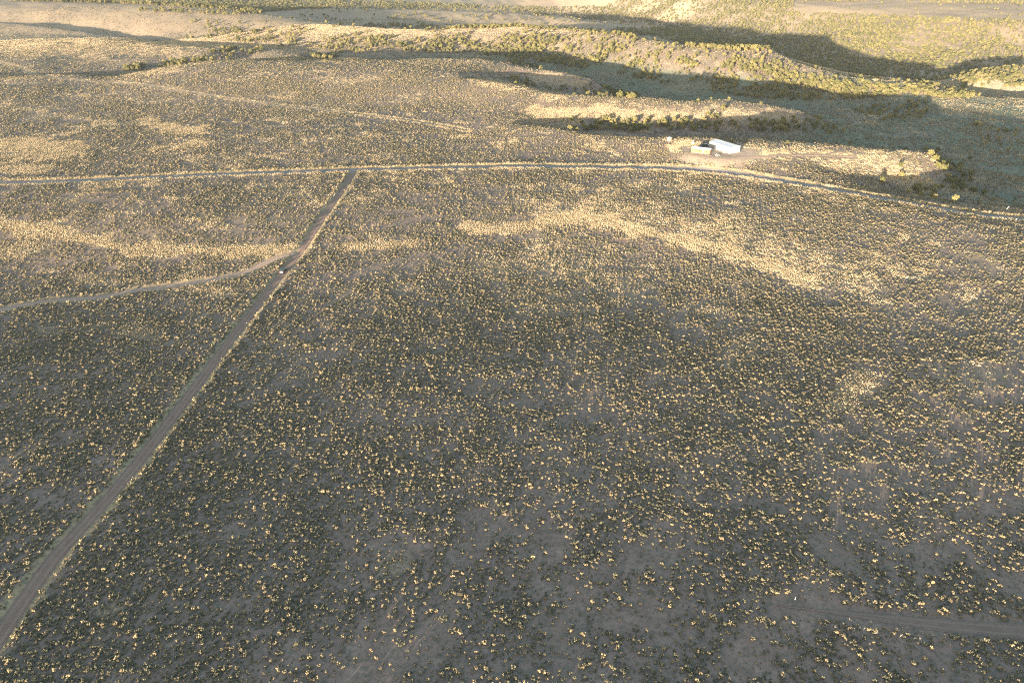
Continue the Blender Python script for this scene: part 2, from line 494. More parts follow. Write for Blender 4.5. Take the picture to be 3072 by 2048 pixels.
mt = bpy.data.materials.new('ground_soil')
q = NT(mt)
co = q.n('ShaderNodeTexCoord').outputs['Object']
def attr(name):
    return q.n('ShaderNodeAttribute', attribute_name=name).outputs['Fac']
big = q.noise(co, 0.02, 5)
mid = q.noise(co, 0.25, 6, 0.65)
fine = q.noise(co, 1.7, 5, 0.7)
soil = q.ramp(mid, [(0.30, (0.225, 0.152, 0.120)), (0.5, (0.295, 0.203, 0.163)), (0.72, (0.37, 0.272, 0.22))])
soil = q.mix(q.ramp(big, [(0.35, (0, 0, 0)), (0.7, (1, 1, 1))]), soil, (0.225, 0.172, 0.142))
gras = q.ramp(fine, [(0.25, (0.28, 0.21, 0.13)), (0.5, (0.43, 0.33, 0.205)), (0.75, (0.55, 0.43, 0.28))])
col = q.mix(attr('grass'), soil, gras)
col = q.mix(attr('verge'), col, q.ramp(fine, [(0.3, (0.34, 0.25, 0.13)), (0.7, (0.55, 0.43, 0.25))]))
col = q.mix(attr('yard'), col, q.ramp(mid, [(0.3, (0.38, 0.28, 0.20)), (0.7, (0.52, 0.40, 0.30))]))
col = q.mix(attr('meadow'), col, q.ramp(fine, [(0.3, (0.125, 0.155, 0.110)), (0.7, (0.20, 0.22, 0.155))]))
# scattered low plants too small to stand as shrubs
litter = q.ramp(q.noise(co, 0.9, 4, 0.7), [(0.47, (0, 0, 0)), (0.60, (1, 1, 1))])
litm = q.n('ShaderNodeMath', operation='MULTIPLY')
q.l(litter, litm.inputs[0])
q.l(attr('scrub'), litm.inputs[1])
col = q.mix(litm.outputs[0], col, (0.105, 0.115, 0.088))
q.l(col, q.b.inputs['Base Color'])
q.b.inputs['Roughness'].default_value = 0.95
q.b.inputs['Specular IOR Level'].default_value = 0.1
bp = q.n('ShaderNodeBump')
bp.inputs['Strength'].default_value = 0.5
bp.inputs['Distance'].default_value = 0.25
q.l(fine, bp.inputs['Height'])
q.l(bp.outputs[0], q.b.inputs['Normal'])

V = np.stack([GX.ravel(), GY.ravel(), GZ.ravel()], 1)
land = grid_obj('ground', V, NA, NR, mt)
land['kind'] = 'structure'
SCRUB = np.clip(0.6 + 0.4 * sstep(600, 1000, GR), 0, 1) * (1 - 0.6 * GRASS)
for nm, arr in (('grass', GRASS), ('verge', VERGE), ('yard', yard), ('meadow', MEADOW), ('scrub', SCRUB)):
    a = land.data.attributes.new(nm, 'FLOAT', 'POINT')
    a.data.foreach_set('value', np.clip(arr, 0, 1).ravel().astype(np.float32))

# land outside the surveyed fan: behind the camera and on to the horizon
mo = bpy.data.materials.new('outer_soil')
q2 = NT(mo)
co2 = q2.n('ShaderNodeTexCoord').outputs['Object']
q2.l(q2.ramp(q2.noise(co2, 0.05, 6), [(0.35, (0.16, 0.12, 0.09)), (0.65, (0.26, 0.21, 0.15))]), q2.b.inputs['Base Color'])
q2.b.inputs['Roughness'].default_value = 0.95
ring = [[a, r] for a in np.linspace(AZ1, AZ0 + 2 * math.pi, 60) for r in (0.0, 45.0, 120, 400, 1200, 4600.0)]
ring = np.array(ring)
rx, ry = ring[:, 1] * np.sin(ring[:, 0]), ring[:, 1] * np.cos(ring[:, 0])
edge = np.where(ring[:, 1] >= 45, 1.0, 1.0)
wrap = np.where(np.abs(ring[:, 0] - AZ1) < 1e-6, 1, 0) + np.where(np.abs(ring[:, 0] - AZ0 - 2 * math.pi) < 1e-6, 1, 0)
rz = np.where(wrap > 0, height(rx, ry), 0.6 - 0.002 * np.clip(ring[:, 1], 0, 800))
rest = grid_obj('plain', np.stack([rx, ry, rz], 1), 60, 6, mo)
rest['kind'] = 'structure'
fan = np.array([[a, r] for a in np.linspace(AZ0, AZ1, 80) for r in (0.0, 44.9)])
fx, fy = fan[:, 1] * np.sin(fan[:, 0]), fan[:, 1] * np.cos(fan[:, 0])
near = grid_obj('plain', np.stack([fx, fy, np.where(fan[:, 1] > 1, height(fx, fy), 1.0)], 1), 80, 2, mo)
near['kind'] = 'structure'
far = np.array([[a, r] for a in np.linspace(0, 2 * math.pi, 121) for r in (4550.0, 8000.0, 40000.0)])
qx, qy = far[:, 1] * np.sin(far[:, 0]), far[:, 1] * np.cos(far[:, 0])
hz = grid_obj('plain', np.stack([qx, qy, np.where(far[:, 1] < 5000, -14.0, np.where(far[:, 1] < 9000, -10.0, -60.0))], 1), 121, 3, mo)
hz['kind'] = 'structure'

# road surfaces
def road_mat(name, c0, c1, rut):
    m = bpy.data.materials.new(name)
    w = NT(m)
    c = w.n('ShaderNodeTexCoord').outputs['Object']
    ac = w.n('ShaderNodeAttribute', attribute_name='across').outputs['Fac']
    base = w.ramp(w.noise(c, 0.5, 6, 0.65), [(0.3, c0), (0.7, c1)])
    ruts = w.ramp(ac, [(0.0, (0, 0, 0)), (0.16, (0, 0, 0)), (0.27, (1, 1, 1)), (0.38, (0, 0, 0)), (0.62, (0, 0, 0)), (0.73, (1, 1, 1)), (0.84, (0, 0, 0)), (1.0, (0, 0, 0))])
    brk = w.ramp(w.noise(c, 0.12, 3), [(0.3, (0.35,) * 3), (0.7, (1, 1, 1))])
    k = w.mix(1.0, ruts, brk, 'MULTIPLY')
    w.l(w.mix(k, base, rut), w.b.inputs['Base Color'])
    w.b.inputs['Roughness'].default_value = 0.95
    w.b.inputs['Specular IOR Level'].default_value = 0.1
    b = w.n('ShaderNodeBump')
    b.inputs['Strength'].default_value = 0.4
    b.inputs['Distance'].default_value = 0.1
    w.l(w.noise(c, 2.0, 4), b.inputs['Height'])
    w.l(b.outputs[0], w.b.inputs['Normal'])
    return m
RM = dict(
    dirt_road=road_mat('reddish_dirt', (0.215, 0.145, 0.112), (0.285, 0.197, 0.153), (0.335, 0.24, 0.19)),
    gravel_road=road_mat('grey_gravel', (0.23, 0.20, 0.185), (0.30, 0.265, 0.245), (0.33, 0.295, 0.27)),
    dirt_track=road_mat('pale_dirt', (0.32, 0.225, 0.17), (0.41, 0.30, 0.23), (0.46, 0.34, 0.265)),
    ranch_track=road_mat('tan_dirt', (0.36, 0.25, 0.16), (0.46, 0.33, 0.22), (0.5, 0.37, 0.25)),
    yard_drive=road_mat('yard_dirt', (0.33, 0.23, 0.165), (0.42, 0.305, 0.225), (0.46, 0.34, 0.25)),
    bottom_track=road_mat('grey_dirt', (0.19, 0.14, 0.112), (0.245, 0.18, 0.145), (0.265, 0.20, 0.16)),
)
for k, (name, (P, hw, cut)) in enumerate(ROADS.items()):
    T = np.gradient(P, axis=0)
    T /= np.linalg.norm(T, axis=1)[:, None] + 1e-9
    Nn = np.stack([T[:, 1], -T[:, 0]], 1)
    offs = np.linspace(-1, 1, 9)
    tp = np.ones(len(P))
    m_ = np.arange(len(P)) * 2.0
    if name == 'bottom_track':
        tp = sstep(-2, 34, m_)
    if name in ('ranch_track', 'yard_drive'):
        tp = sstep(-2, 60, m_[::-1])
    wv = (1 + 0.16 * fbm(P[:, 0], P[:, 1], 6, 3)) * np.maximum(tp, 0.05)
    XY = P[:, None] + Nn[:, None] * (offs[None, :, None] * hw * wv[:, None, None])
    z = height(XY[..., 0], XY[..., 1]) + 0.07 + 0.012 * k - 0.10 * (np.abs(offs) > 0.99)[None]
    Vr = np.concatenate([XY, z[..., None]], 2).reshape(-1, 3)
    nm = name if name in ('dirt_road', 'gravel_road') else {'dirt_track': 'track', 'ranch_track': 'track', 'yard_drive': 'path', 'bottom_track': 'track'}[name]
    ro = grid_obj(nm, Vr, len(P), 9, RM[name])
    ro['kind'] = 'structure'
    a = ro.data.attributes.new('across', 'FLOAT', 'POINT')
    a.data.foreach_set('value', np.tile((offs + 1) / 2, len(P)).astype(np.float32))

# ------------------------------------------------------------------ plants
ICO = bmesh.new()
bmesh.ops.create_icosphere(ICO, subdivisions=1, radius=1.0)
ICO_V = np.array([v.co[:] for v in ICO.verts])
ICO_F = [tuple(v.index for v in f.verts) for f in ICO.faces]
ICO.free()
def clumps(spec, rng, jit=0.28):
    """spec: list of (centre, radii) -> many small lumps of leaves as one mesh"""
    vs, fs = [], []
    for c, rad in spec:
        v = ICO_V * (1 + rng.uniform(-jit, jit, (len(ICO_V), 1)))
        a = rng.uniform(0, 6.28)
        v = v @ np.array([[math.cos(a), math.sin(a), 0], [-math.sin(a), math.cos(a), 0], [0, 0, 1]])
        v = v * np.asarray(rad) + np.asarray(c)
        o = len(vs)
        vs.extend(v)
        fs.extend(tuple(i + o for i in f) for f in ICO_F)
    return vs, fs

def leaf_mat(name, stops, rough=0.8):
    m = bpy.data.materials.new(name)
    w = NT(m)
    rnd = w.n('ShaderNodeObjectInfo').outputs['Random']
    c = w.ramp(rnd, stops)
    geo = w.n('ShaderNodeNewGeometry').outputs['Random Per Island']
    vary = w.ramp(geo, [(0, (0.62, 0.62, 0.62)), (1, (1.35, 1.32, 1.2))])
    w.l(w.mix(1.0, c, vary, 'MULTIPLY'), w.b.inputs['Base Color'])
    w.b.inputs['Roughness'].default_value = rough
    w.b.inputs['Specular IOR Level'].default_value = 0.12
    return m
SAGE = leaf_mat('sage_leaves', [(0.0, (0.092, 0.096, 0.070)), (0.40, (0.135, 0.127, 0.088)), (0.70, (0.20, 0.168, 0.112)), (1.0, (0.37, 0.28, 0.175))])
JUNI = leaf_mat('juniper_leaves', [(0.0, (0.085, 0.090, 0.038)), (0.5, (0.140, 0.132, 0.056)), (1.0, (0.21, 0.18, 0.080))])
BARK = mat_basic('juniper_bark', (0.16, 0.12, 0.09), 0.95)

def sage_mesh(k):
    rng = np.random.default_rng(100 + k)
    spec = []
    n = int(rng.integers(9, 14))
    for i in range(n):
        a, rr_ = rng.uniform(0, 6.28), math.sqrt(rng.uniform(0, 1)) * 0.42
        h = 0.50 * (1 - (rr_ / 0.62) ** 2) * rng.uniform(0.55, 1.1) + 0.12
        s = rng.uniform(0.10, 0.19)
        spec.append(((rr_ * math.cos(a) * 1.15, rr_ * math.sin(a), h), (s, s, s * rng.uniform(0.9, 1.5))))
    spec.append(((0, 0, 0.12), (0.34, 0.30, 0.20)))
    vs, fs = clumps(spec, rng, 0.35)
    me = bpy.data.meshes.new('sagebrush')
    me.from_pydata([tuple(v) for v in vs], [], fs)
    me.materials.append(SAGE)
    return me
SAGE_ME = [sage_mesh(k) for k in range(8)]

def juniper_meshes(k):
    rng = np.random.default_rng(300 + k)
    spec = []
    H, Rr = rng.uniform(3.4, 4.6), rng.uniform(1.6, 2.1)
    lobes = [(rng.uniform(-0.5, 0.5) * Rr, rng.uniform(-0.5, 0.5) * Rr, rng.uniform(0.45, 0.85) * H, rng.uniform(0.45, 0.7) * Rr) for _ in range(6)] + [(0, 0, 0.45 * H, 0.8 * Rr)]
    for lx, ly, lz, lr in lobes:
        for i in range(13):
            d = rng.normal(size=3)
            d /= np.linalg.norm(d)
            d *= lr * rng.uniform(0.6, 1.05)
            z = max(0.45, lz + d[2] * 0.85)
            s = rng.uniform(0.22, 0.42)
            spec.append(((lx + d[0], ly + d[1], z), (s, s, s * rng.uniform(0.8, 1.4))))
    vs, fs = clumps(spec, rng, 0.35)
    cm = bpy.data.meshes.new('crown')
    cm.from_pydata([tuple(v) for v in vs], [], fs)
    cm.materials.append(JUNI)
    # trunk with three limbs
    tv, tf = [], []
    def limb(p, q_, r0, r1):
        o = len(tv)
        d = (Vector(q_) - Vector(p)).normalized()
        s = d.orthogonal().normalized()
        t = d.cross(s)
        for c, r in ((p, r0), (q_, r1)):
            for i in range(6):
                w = s * math.cos(i * 1.0472) + t * math.sin(i * 1.0472)
                tv.append(tuple(Vector(c) + w * r))
        for i in range(6):
            tf.append((o + i, o + (i + 1) % 6, o + 6 + (i + 1) % 6, o + 6 + i))
    limb((0, 0, -0.3), (0.05, 0, 0.9), 0.26, 0.17)
    for lx, ly, lz, lr in lobes[:4]:
        limb((0.05, 0, 0.85), (lx * 0.9, ly * 0.9, lz), 0.13, 0.04)
    tm = bpy.data.meshes.new('trunk')
    tm.from_pydata(tv, [], tf)
    tm.materials.append(BARK)
    return cm, tm
JUNI_ME = [juniper_meshes(k) for k in range(6)]

# candidate spots for shrubs over the wedge of land the photo can see
def wedge(n, r0, r1, half=R(62)):
    a = RNG.uniform(-half, half, n)
    r = np.sqrt(RNG.uniform(r0 * r0, r1 * r1, n))
    return r * np.sin(a), r * np.cos(a)
def shrub_field():
    xs, ys, ss = [], [], []
    for r0, r1, dens_, s0, s1 in ((60, 270, 4.4, 0.24, 1.15), (270, 480, 2.5, 0.32, 1.15), (480, 760, 1.05, 0.5, 1.3), (760, 1150, 0.42, 0.75, 1.6), (1150, 1600, 0.13, 1.0, 1.8)):
        half = R(62) if r0 < 200 else R(46) if r0 < 480 else R(41)
        n = int(half * (r1 * r1 - r0 * r0) * dens_)
        x, y = wedge(n, r0, r1, half)
        z = height(x, y)
        g = grid_at(GRASS, x, y)
        rd_ = grid_at(RMIN, x, y)
        clump = 0.56 + 0.65 * fbm(x, y, 9, 3) + 0.45 * fbm(x + 70, y, 45, 2) + 0.35 * vnoise(x / 2.3, y / 2.3)
        p = np.clip(clump, 0.06, 1) * (1 - 0.97 * g ** 0.75) * (1 - grid_at(yard, x, y)) * (1 - 0.85 * grid_at(VERGE, x, y))
        slope_zone = sstep(-4, -9, z) * 0.15
        p *= 1 - slope_zone
        px, py = proj(x, y, z)
        ok = (RNG.uniform(0, 1, n) < p) & (rd_ > 0.5) & (px > -170) & (px < 3240) & (py < 2200) & (py > -20)
        m = ok
        xs.append(x[m]); ys.append(y[m])
        ss.append(s0 + (s1 - s0) * RNG.beta(1.2, 3.4, m.sum()))
    # taller growth along the banks of the roads, where the water runs off
    for name, n_per in (('gravel_road', 2.4), ('dirt_road', 1.3), ('dirt_track', 0.6)):
        P, hw, _ = ROADS[name]
        T = np.gradient(P, axis=0)
        T /= np.linalg.norm(T, axis=1)[:, None] + 1e-9
        Nn = np.stack([T[:, 1], -T[:, 0]], 1)
        m = int(len(P) * n_per)
        k = RNG.integers(0, len(P), m)
        side = np.where(RNG.uniform(0, 1, m) < (0.85 if name == 'gravel_road' else 0.5), -1, 1)
        d = hw + 0.9 + RNG.gamma(2.0, 0.45, m)
        jit = RNG.uniform(-1, 1, (m, 2))
        q_ = P[k] + Nn[k] * (side * d)[:, None] + T[k] * jit[:, :1]
        ok = grid_at(RMIN, q_[:, 0], q_[:, 1]) > 0.2
        xs.append(q_[ok, 0]); ys.append(q_[ok, 1])
        ss.append(RNG.uniform(0.7, 1.5, ok.sum()))
    return np.concatenate(xs), np.concatenate(ys), np.concatenate(ss)
sx, sy, ssc = shrub_field()
sz = height(sx, sy) - 0.03
spx, spy = proj(sx, sy, sz)

def set_attr(me, name, typ, arr):
    a = me.attributes.new(name, typ, 'POINT')
    key = 'vector' if typ == 'FLOAT_VECTOR' else 'value'
    a.data.foreach_set(key, np.ascontiguousarray(arr).ravel())
def scatter(name, label, cat, x, y, z, rot, scl, idx, protos):
    """one object of very many like plants: points on the land, a copy of a modelled plant on each"""
    me = bpy.data.meshes.new(name)
    me.vertices.add(len(x))
    me.vertices.foreach_set('co', np.stack([x, y, z], 1).astype(np.float32).ravel())
    set_attr(me, 'rot', 'FLOAT_VECTOR', rot.astype(np.float32))
    set_attr(me, 'scl', 'FLOAT_VECTOR', scl.astype(np.float32))
    set_attr(me, 'idx', 'INT', idx.astype(np.int32))
    o = bpy.data.objects.new(name, me)
    COL.objects.link(o)
    g = bpy.data.node_groups.new(name + '_nodes', 'GeometryNodeTree')
    g.interface.new_socket('Geometry', in_out='INPUT', socket_type='NodeSocketGeometry')
    g.interface.new_socket('Geometry', in_out='OUTPUT', socket_type='NodeSocketGeometry')
    N, L = g.nodes, g.links
    gi, go = N.new('NodeGroupInput'), N.new('NodeGroupOutput')
    join = N.new('GeometryNodeGeometryToInstance')
    for group in reversed(protos):
        geos = []
        for p in group:
            oi = N.new('GeometryNodeObjectInfo')
            oi.inputs['Object'].default_value = p
            oi.inputs['As Instance'].default_value = False
            oi.transform_space = 'ORIGINAL'
            geos.append(oi.outputs['Geometry'])
        if len(geos) > 1:
            jg = N.new('GeometryNodeJoinGeometry')
            for s_ in geos:
                L.new(s_, jg.inputs[0])
            geos = [jg.outputs[0]]
        L.new(geos[0], join.inputs[0])
    # a separate instance per modelled plant
    N.remove(join)
    jn = N.new('GeometryNodeJoinGeometry')
    for group in reversed(protos):
        ti = N.new('GeometryNodeGeometryToInstance')
        for p in group:
            oi = N.new('GeometryNodeObjectInfo')
            oi.inputs['Object'].default_value = p
            oi.transform_space = 'ORIGINAL'
            L.new(oi.outputs['Geometry'], ti.inputs[0])
        L.new(ti.outputs[0], jn.inputs[0])
    def named(nm, typ):
        a = N.new('GeometryNodeInputNamedAttribute')
        a.data_type = typ
        a.inputs['Name'].default_value = nm
        return [s_ for s_ in a.outputs if s_.enabled and s_.name == 'Attribute'][0]
    iop = N.new('GeometryNodeInstanceOnPoints')
    L.new(gi.outputs[0], iop.inputs['Points'])
    L.new(jn.outputs[0], iop.inputs['Instance'])
    iop.inputs['Pick Instance'].default_value = True
    L.new(named('idx', 'INT'), iop.inputs['Instance Index'])
    e2r = N.new('FunctionNodeEulerToRotation')
    L.new(named('rot', 'FLOAT_VECTOR'), e2r.inputs[0])
    L.new(e2r.outputs[0], iop.inputs['Rotation'])
    L.new(named('scl', 'FLOAT_VECTOR'), iop.inputs['Scale'])
    L.new(iop.outputs[0], go.inputs[0])
    md = o.modifiers.new('scatter', 'NODES')
    md.node_group = g
    o['kind'] = 'stuff'
    tag(o, label, cat)
    return o

# the 300 shrubs that show largest stand as things of their own
inframe = (spx > 8) & (spx < 3064) & (spy > 10) & (spy < 2040)
dist = np.sqrt(sx ** 2 + sy ** 2 + (sz - CAM_H) ** 2)
order = np.argsort(np.where(inframe, dist / ssc, 1e9))[:300]
srot = RNG.uniform(0, 6.283, len(sx))
sagebrush = []
for i, k in enumerate(order):
    o = bpy.data.objects.new('sagebrush', SAGE_ME[i % 8])
    COL.objects.link(o)
    o.location = (sx[k], sy[k], sz[k])
    o.rotation_euler = (0, 0, srot[k])
    s = ssc[k]
    o.scale = (s * 1.05, s * 1.05, s * RNG.uniform(0.85, 1.15))
    tag(o, 'large grey green sagebrush with sunlit straw coloured top on bare soil of the near plain', 'shrub', 'largest sagebrush of the near plain')
    sagebrush.append(o)
restm = np.ones(len(sx), bool)
restm[order] = False
nr_ = restm.sum()
hsc = ssc[restm] * RNG.uniform(0.8, 1.2, nr_)
scatter('sagebrush_cover', 'grey green and straw coloured sagebrush covering the whole plain in thousands of small clumps', 'sagebrush',
        sx[restm], sy[restm], sz[restm], np.stack([np.zeros(nr_), np.zeros(nr_), srot[restm]], 1),
        np.stack([ssc[restm] * 1.05, ssc[restm] * 1.05, hsc], 1), RNG.integers(0, 8, nr_), [[o] for o in sagebrush[:8]])
print('shrubs', len(sx))

# dry bunch grass: tufts of upright straw on the paler ground
STRAW = leaf_mat('dry_straw', [(0.0, (0.42, 0.33, 0.215)), (0.5, (0.52, 0.415, 0.285)), (1.0, (0.62, 0.50, 0.36))])
def tuft_mesh(k):
    rng = np.random.default_rng(500 + k)
    vs, fs = [], []
    for j in range(15):
        cx, cy = rng.uniform(-1.5, 1.5, 2)
        for b in range(5):
            a = rng.uniform(0, 6.283)
            w, h = rng.uniform(0.03, 0.065), rng.uniform(0.16, 0.40)
            lx, ly = rng.uniform(-0.12, 0.12, 2)
            dx, dy = math.cos(a) * w, math.sin(a) * w
            o = len(vs)
            vs += [(cx - dx, cy - dy, 0), (cx + dx, cy + dy, 0), (cx + lx + dx * 1.4, cy + ly + dy * 1.4, h * 0.8), (cx + lx * 1.3, cy + ly * 1.3, h), (cx + lx - dx * 1.4, cy + ly - dy * 1.4, h * 0.8)]
            fs.append((o, o + 1, o + 2, o + 3, o + 4))
    me = bpy.data.meshes.new('grass_tuft')
    me.from_pydata(vs, [], fs)
    me.materials.append(STRAW)
    return me
def grass_field():
    xs, ys = [], []
    for r0, r1, d_ in ((60, 300, 0.60), (300, 620, 0.75), (620, 1250, 0.26)):
        half = R(62) if r0 < 200 else R(42)
        nn = int(half * (r1 * r1 - r0 * r0) * d_)
        x, y = wedge(nn, r0, r1, half)
        px, py = proj(x, y, height(x, y))
        g = np.maximum(grid_at(GRASS, x, y), 0.9 * grid_at(VERGE, x, y))
        p = sstep(0.15, 0.95, g)
        ok = (RNG.uniform(0, 1, nn) < p) & (grid_at(RMIN, x, y) > 1.5) & (px > -120) & (px < 3190) & (py < 2150) & (grid_at(yard, x, y) < 0.5)
        xs.append(x[ok]); ys.append(y[ok])
    return np.concatenate(xs), np.concatenate(ys)
gx, gy = grass_field()
gsc = 1 + 1.6 * sstep(1000, 1500, np.hypot(gx, gy))
gz = height(gx, gy) - 0.02
tufts = []
for k, (px, py) in enumerate(((2480, 1880), (2560, 1890), (2650, 1895), (2700, 1900), (2790, 1915), (2850, 1925))):
    g = ground(px, py)
    o = bpy.data.objects.new('grass_tuft', tuft_mesh(k))
    COL.objects.link(o)
    o.location = (g[0], g[1], g[2] - 0.02)
    tag(o, 'small patch of dry straw grass just below the faint track at lower right', 'grass tuft', 'straw grass tufts beside the faint track')
    tufts.append([o])
ng = len(gx)
scatter('dry_grass', 'straw coloured bunch grass on the pale open strips and road verges', 'grass', gx, gy, gz,
        np.stack([np.zeros(ng), np.zeros(ng), RNG.uniform(0, 6.283, ng)], 1), np.repeat((gsc * (0.8 + 0.6 * RNG.random(ng)))[:, None], 3, 1), RNG.integers(0, 6, ng), tufts)
print('tufts', ng)

# ------------------------------------------------------------------ junipers
def yline(pts):
    p = np.array(pts, float)
    return lambda x: np.interp(x, p[:, 0], p[:, 1])
CREST_Y = yline([(p[0], p[1]) for p in DCREST])
SHADE_Y = yline([(560, 112), (700, 116), (900, 140), (1024, 150), (1459, 148), (1633, 152), (1764, 170), (1895, 194), (2048, 224), (2265, 239), (2440, 254), (2505, 274), (2657, 268), (2830, 300)])
FOOT_Y = yline([(600, 118), (900, 148), (1024, 160), (1300, 160), (1500, 170), (1650, 194), (1800, 214), (2048, 265), (2265, 296), (2480, 306), (2620, 296), (2720, 286), (2850, 298), (2950, 296)])
FAR_Y = yline([(0, 5), (392, 14), (783, 39), (1024, 26), (1250, 30), (1450, 35), (1700, 52), (1900, 90), (2048, 136), (2200, 147), (2309, 149), (2360, 172), (2440, 200), (2527, 227), (2745, 242), (2870, 268), (2905, 238), (3100, 205)])
def tree_p(px, py, x, y, z):
    p = np.zeros(px.shape)
    r = np.hypot(x, y)
    cl = 0.5 + 0.9 * fbm(x, y, 45, 3)
    # long ridge: lit flank below the crest, denser towards the shadow line and under it
    t = (py - CREST_Y(px)) / np.maximum(SHADE_Y(px) - CREST_Y(px), 6)
    on = (px > 560) & (px < 2940) & (py > CREST_Y(px)) & (py < FOOT_Y(px))
    dens_ = 0.72 * (0.08 + 0.92 * sstep(0.12, 0.85, t)) * (0.35 + 0.65 * sstep(900, 1500, px)) * (0.8 + 0.5 * sstep(2100, 2400, px))
    p = np.where(on, dens_ * np.clip(0.42 + 1.1 * fbm(x, y, 28, 3), 0.03, 1.2), p)
    # everything beyond that ridge
    beyond_ = (py < FAR_Y(px) - 1) & (r > 1250) & (px > 0)
    bare = ((py > 5 + (px - 2440) * 0.015) & (py < 40 + (px - 2440) * 0.04) & (px > 2380)) | ((px > 2600) & (py < 8))
    p = np.where(beyond_, np.where(bare, 0.02, 0.85 * np.clip(0.35 + cl, 0.25, 1.2)), p)
    # low spur in the second valley and open ground round it
    sp = (px > 900) & (px < 1950) & (py > 28 + np.maximum(px - 1450, 0) * 0.1) & (py < CREST_Y(px)) & (r > 1250)
    p = np.where(sp, 0.10 * np.clip(cl, 0, 1), p)
    # gullies in front
    def strip(pts, w, k):
        d = pl_dist(px, py, pts, 1.6, 1.0) / w
        return k * (1 - sstep(0.5, 1.1, d)) * np.clip(0.3 + cl, 0.1, 1.2)
    for pts, w, k in (
        ([(1720, 376), (1850, 380), (2050, 380), (2250, 380), (2420, 382), (2500, 396)], 17, 0.95), ([(1640, 366), (1800, 386), (2050, 384)], 7, 0.6),
        ([(2120, 366), (2170, 330)], 8, 0.6), ([(2380, 348), (2450, 368)], 10, 0.7),
        ([(1540, 244), (1650, 262), (1780, 278), (1900, 292)], 12, 0.6), ([(1740, 258), (1820, 272)], 8, 0.5), ([(1530, 188), (1620, 206)], 6, 0.3),
        ([(2790, 480), (2840, 508), (2880, 520)], 16, 0.7), ([(2740, 570), (2820, 580), (2890, 560)], 16, 0.6), ([(2850, 540), (2960, 570)], 24, 0.35),
        ([(480, 196), (600, 180), (720, 168), (780, 152)], 9, 0.35), ([(600, 166), (700, 150)], 7, 0.3), ([(380, 208), (430, 204)], 7, 0.5), ([(950, 172), (1000, 172)], 7, 0.5),
        ([(640, 96), (720, 92), (760, 100)], 9, 0.4), ([(420, 33), (560, 38), (697, 45), (783, 38)], 5, 0.9), ([(1110, 78), (1290, 84), (1480, 84)], 6, 0.5),
        ([(1850, 96), (1960, 104), (2040, 120)], 12, 0.8), ([(2540, 190), (2560, 196)], 8, 0.5), ([(2700, 222), (2740, 230)], 6, 0.8),
        ([(2890, 228), (2960, 218), (3100, 208)], 8, 1.0), ([(2890, 262), (2920, 240)], 12, 0.8), ([(2900, 238), (3110, 226)], 20, 0.8), ([(3020, 260), (3100, 258)], 5, 0.8),
        ([(2600, 320), (2700, 350), (2760, 330)], 30, 0.12), ([(2700, 500), (2960, 420), (3072, 460)], 60, 0.05),
        ([(2060, 141), (2180, 148), (2310, 151)], 3, 0.8), ([(1300, 89), (1560, 82), (1900, 112)], 3, 0.3)):
        p = np.maximum(p, strip(pts, w, k))
    return p
def tree_field():
    xs, ys = [], []
    for r0, r1, dens_ in ((430, 800, 0.06), (800, 1250, 0.20), (1250, 2500, 0.052)):
        n = int(R(40.5) * (r1 * r1 - r0 * r0) * dens_)
        x, y = wedge(n, r0, r1, R(40.5))
        z = height(x, y)
        px, py = proj(x, y, z)
        ok = (RNG.uniform(0, 1, n) < tree_p(px, py, x, y, z)) & (px > -60) & (px < 3130) & (py > -40) & (grid_at(RMIN, x, y) > 3)
        xs.append(x[ok]); ys.append(y[ok])
    return np.concatenate(xs), np.concatenate(ys)
tx, ty = tree_field()
tz = height(tx, ty)
tsc = (0.55 + 0.8 * RNG.beta(2, 2.4, len(tx))) * (1 + 0.2 * sstep(850, 1000, np.hypot(tx, ty)))
trot = RNG.uniform(0, 6.283, len(tx))
tpx, tpy = proj(tx, ty, tz + 2)
tvis = visible(tx, ty, tz + 2.5) & (tpx > 5) & (tpx < 3067) & (tpy > 3)
print('trees', len(tx), int(tvis.sum()))

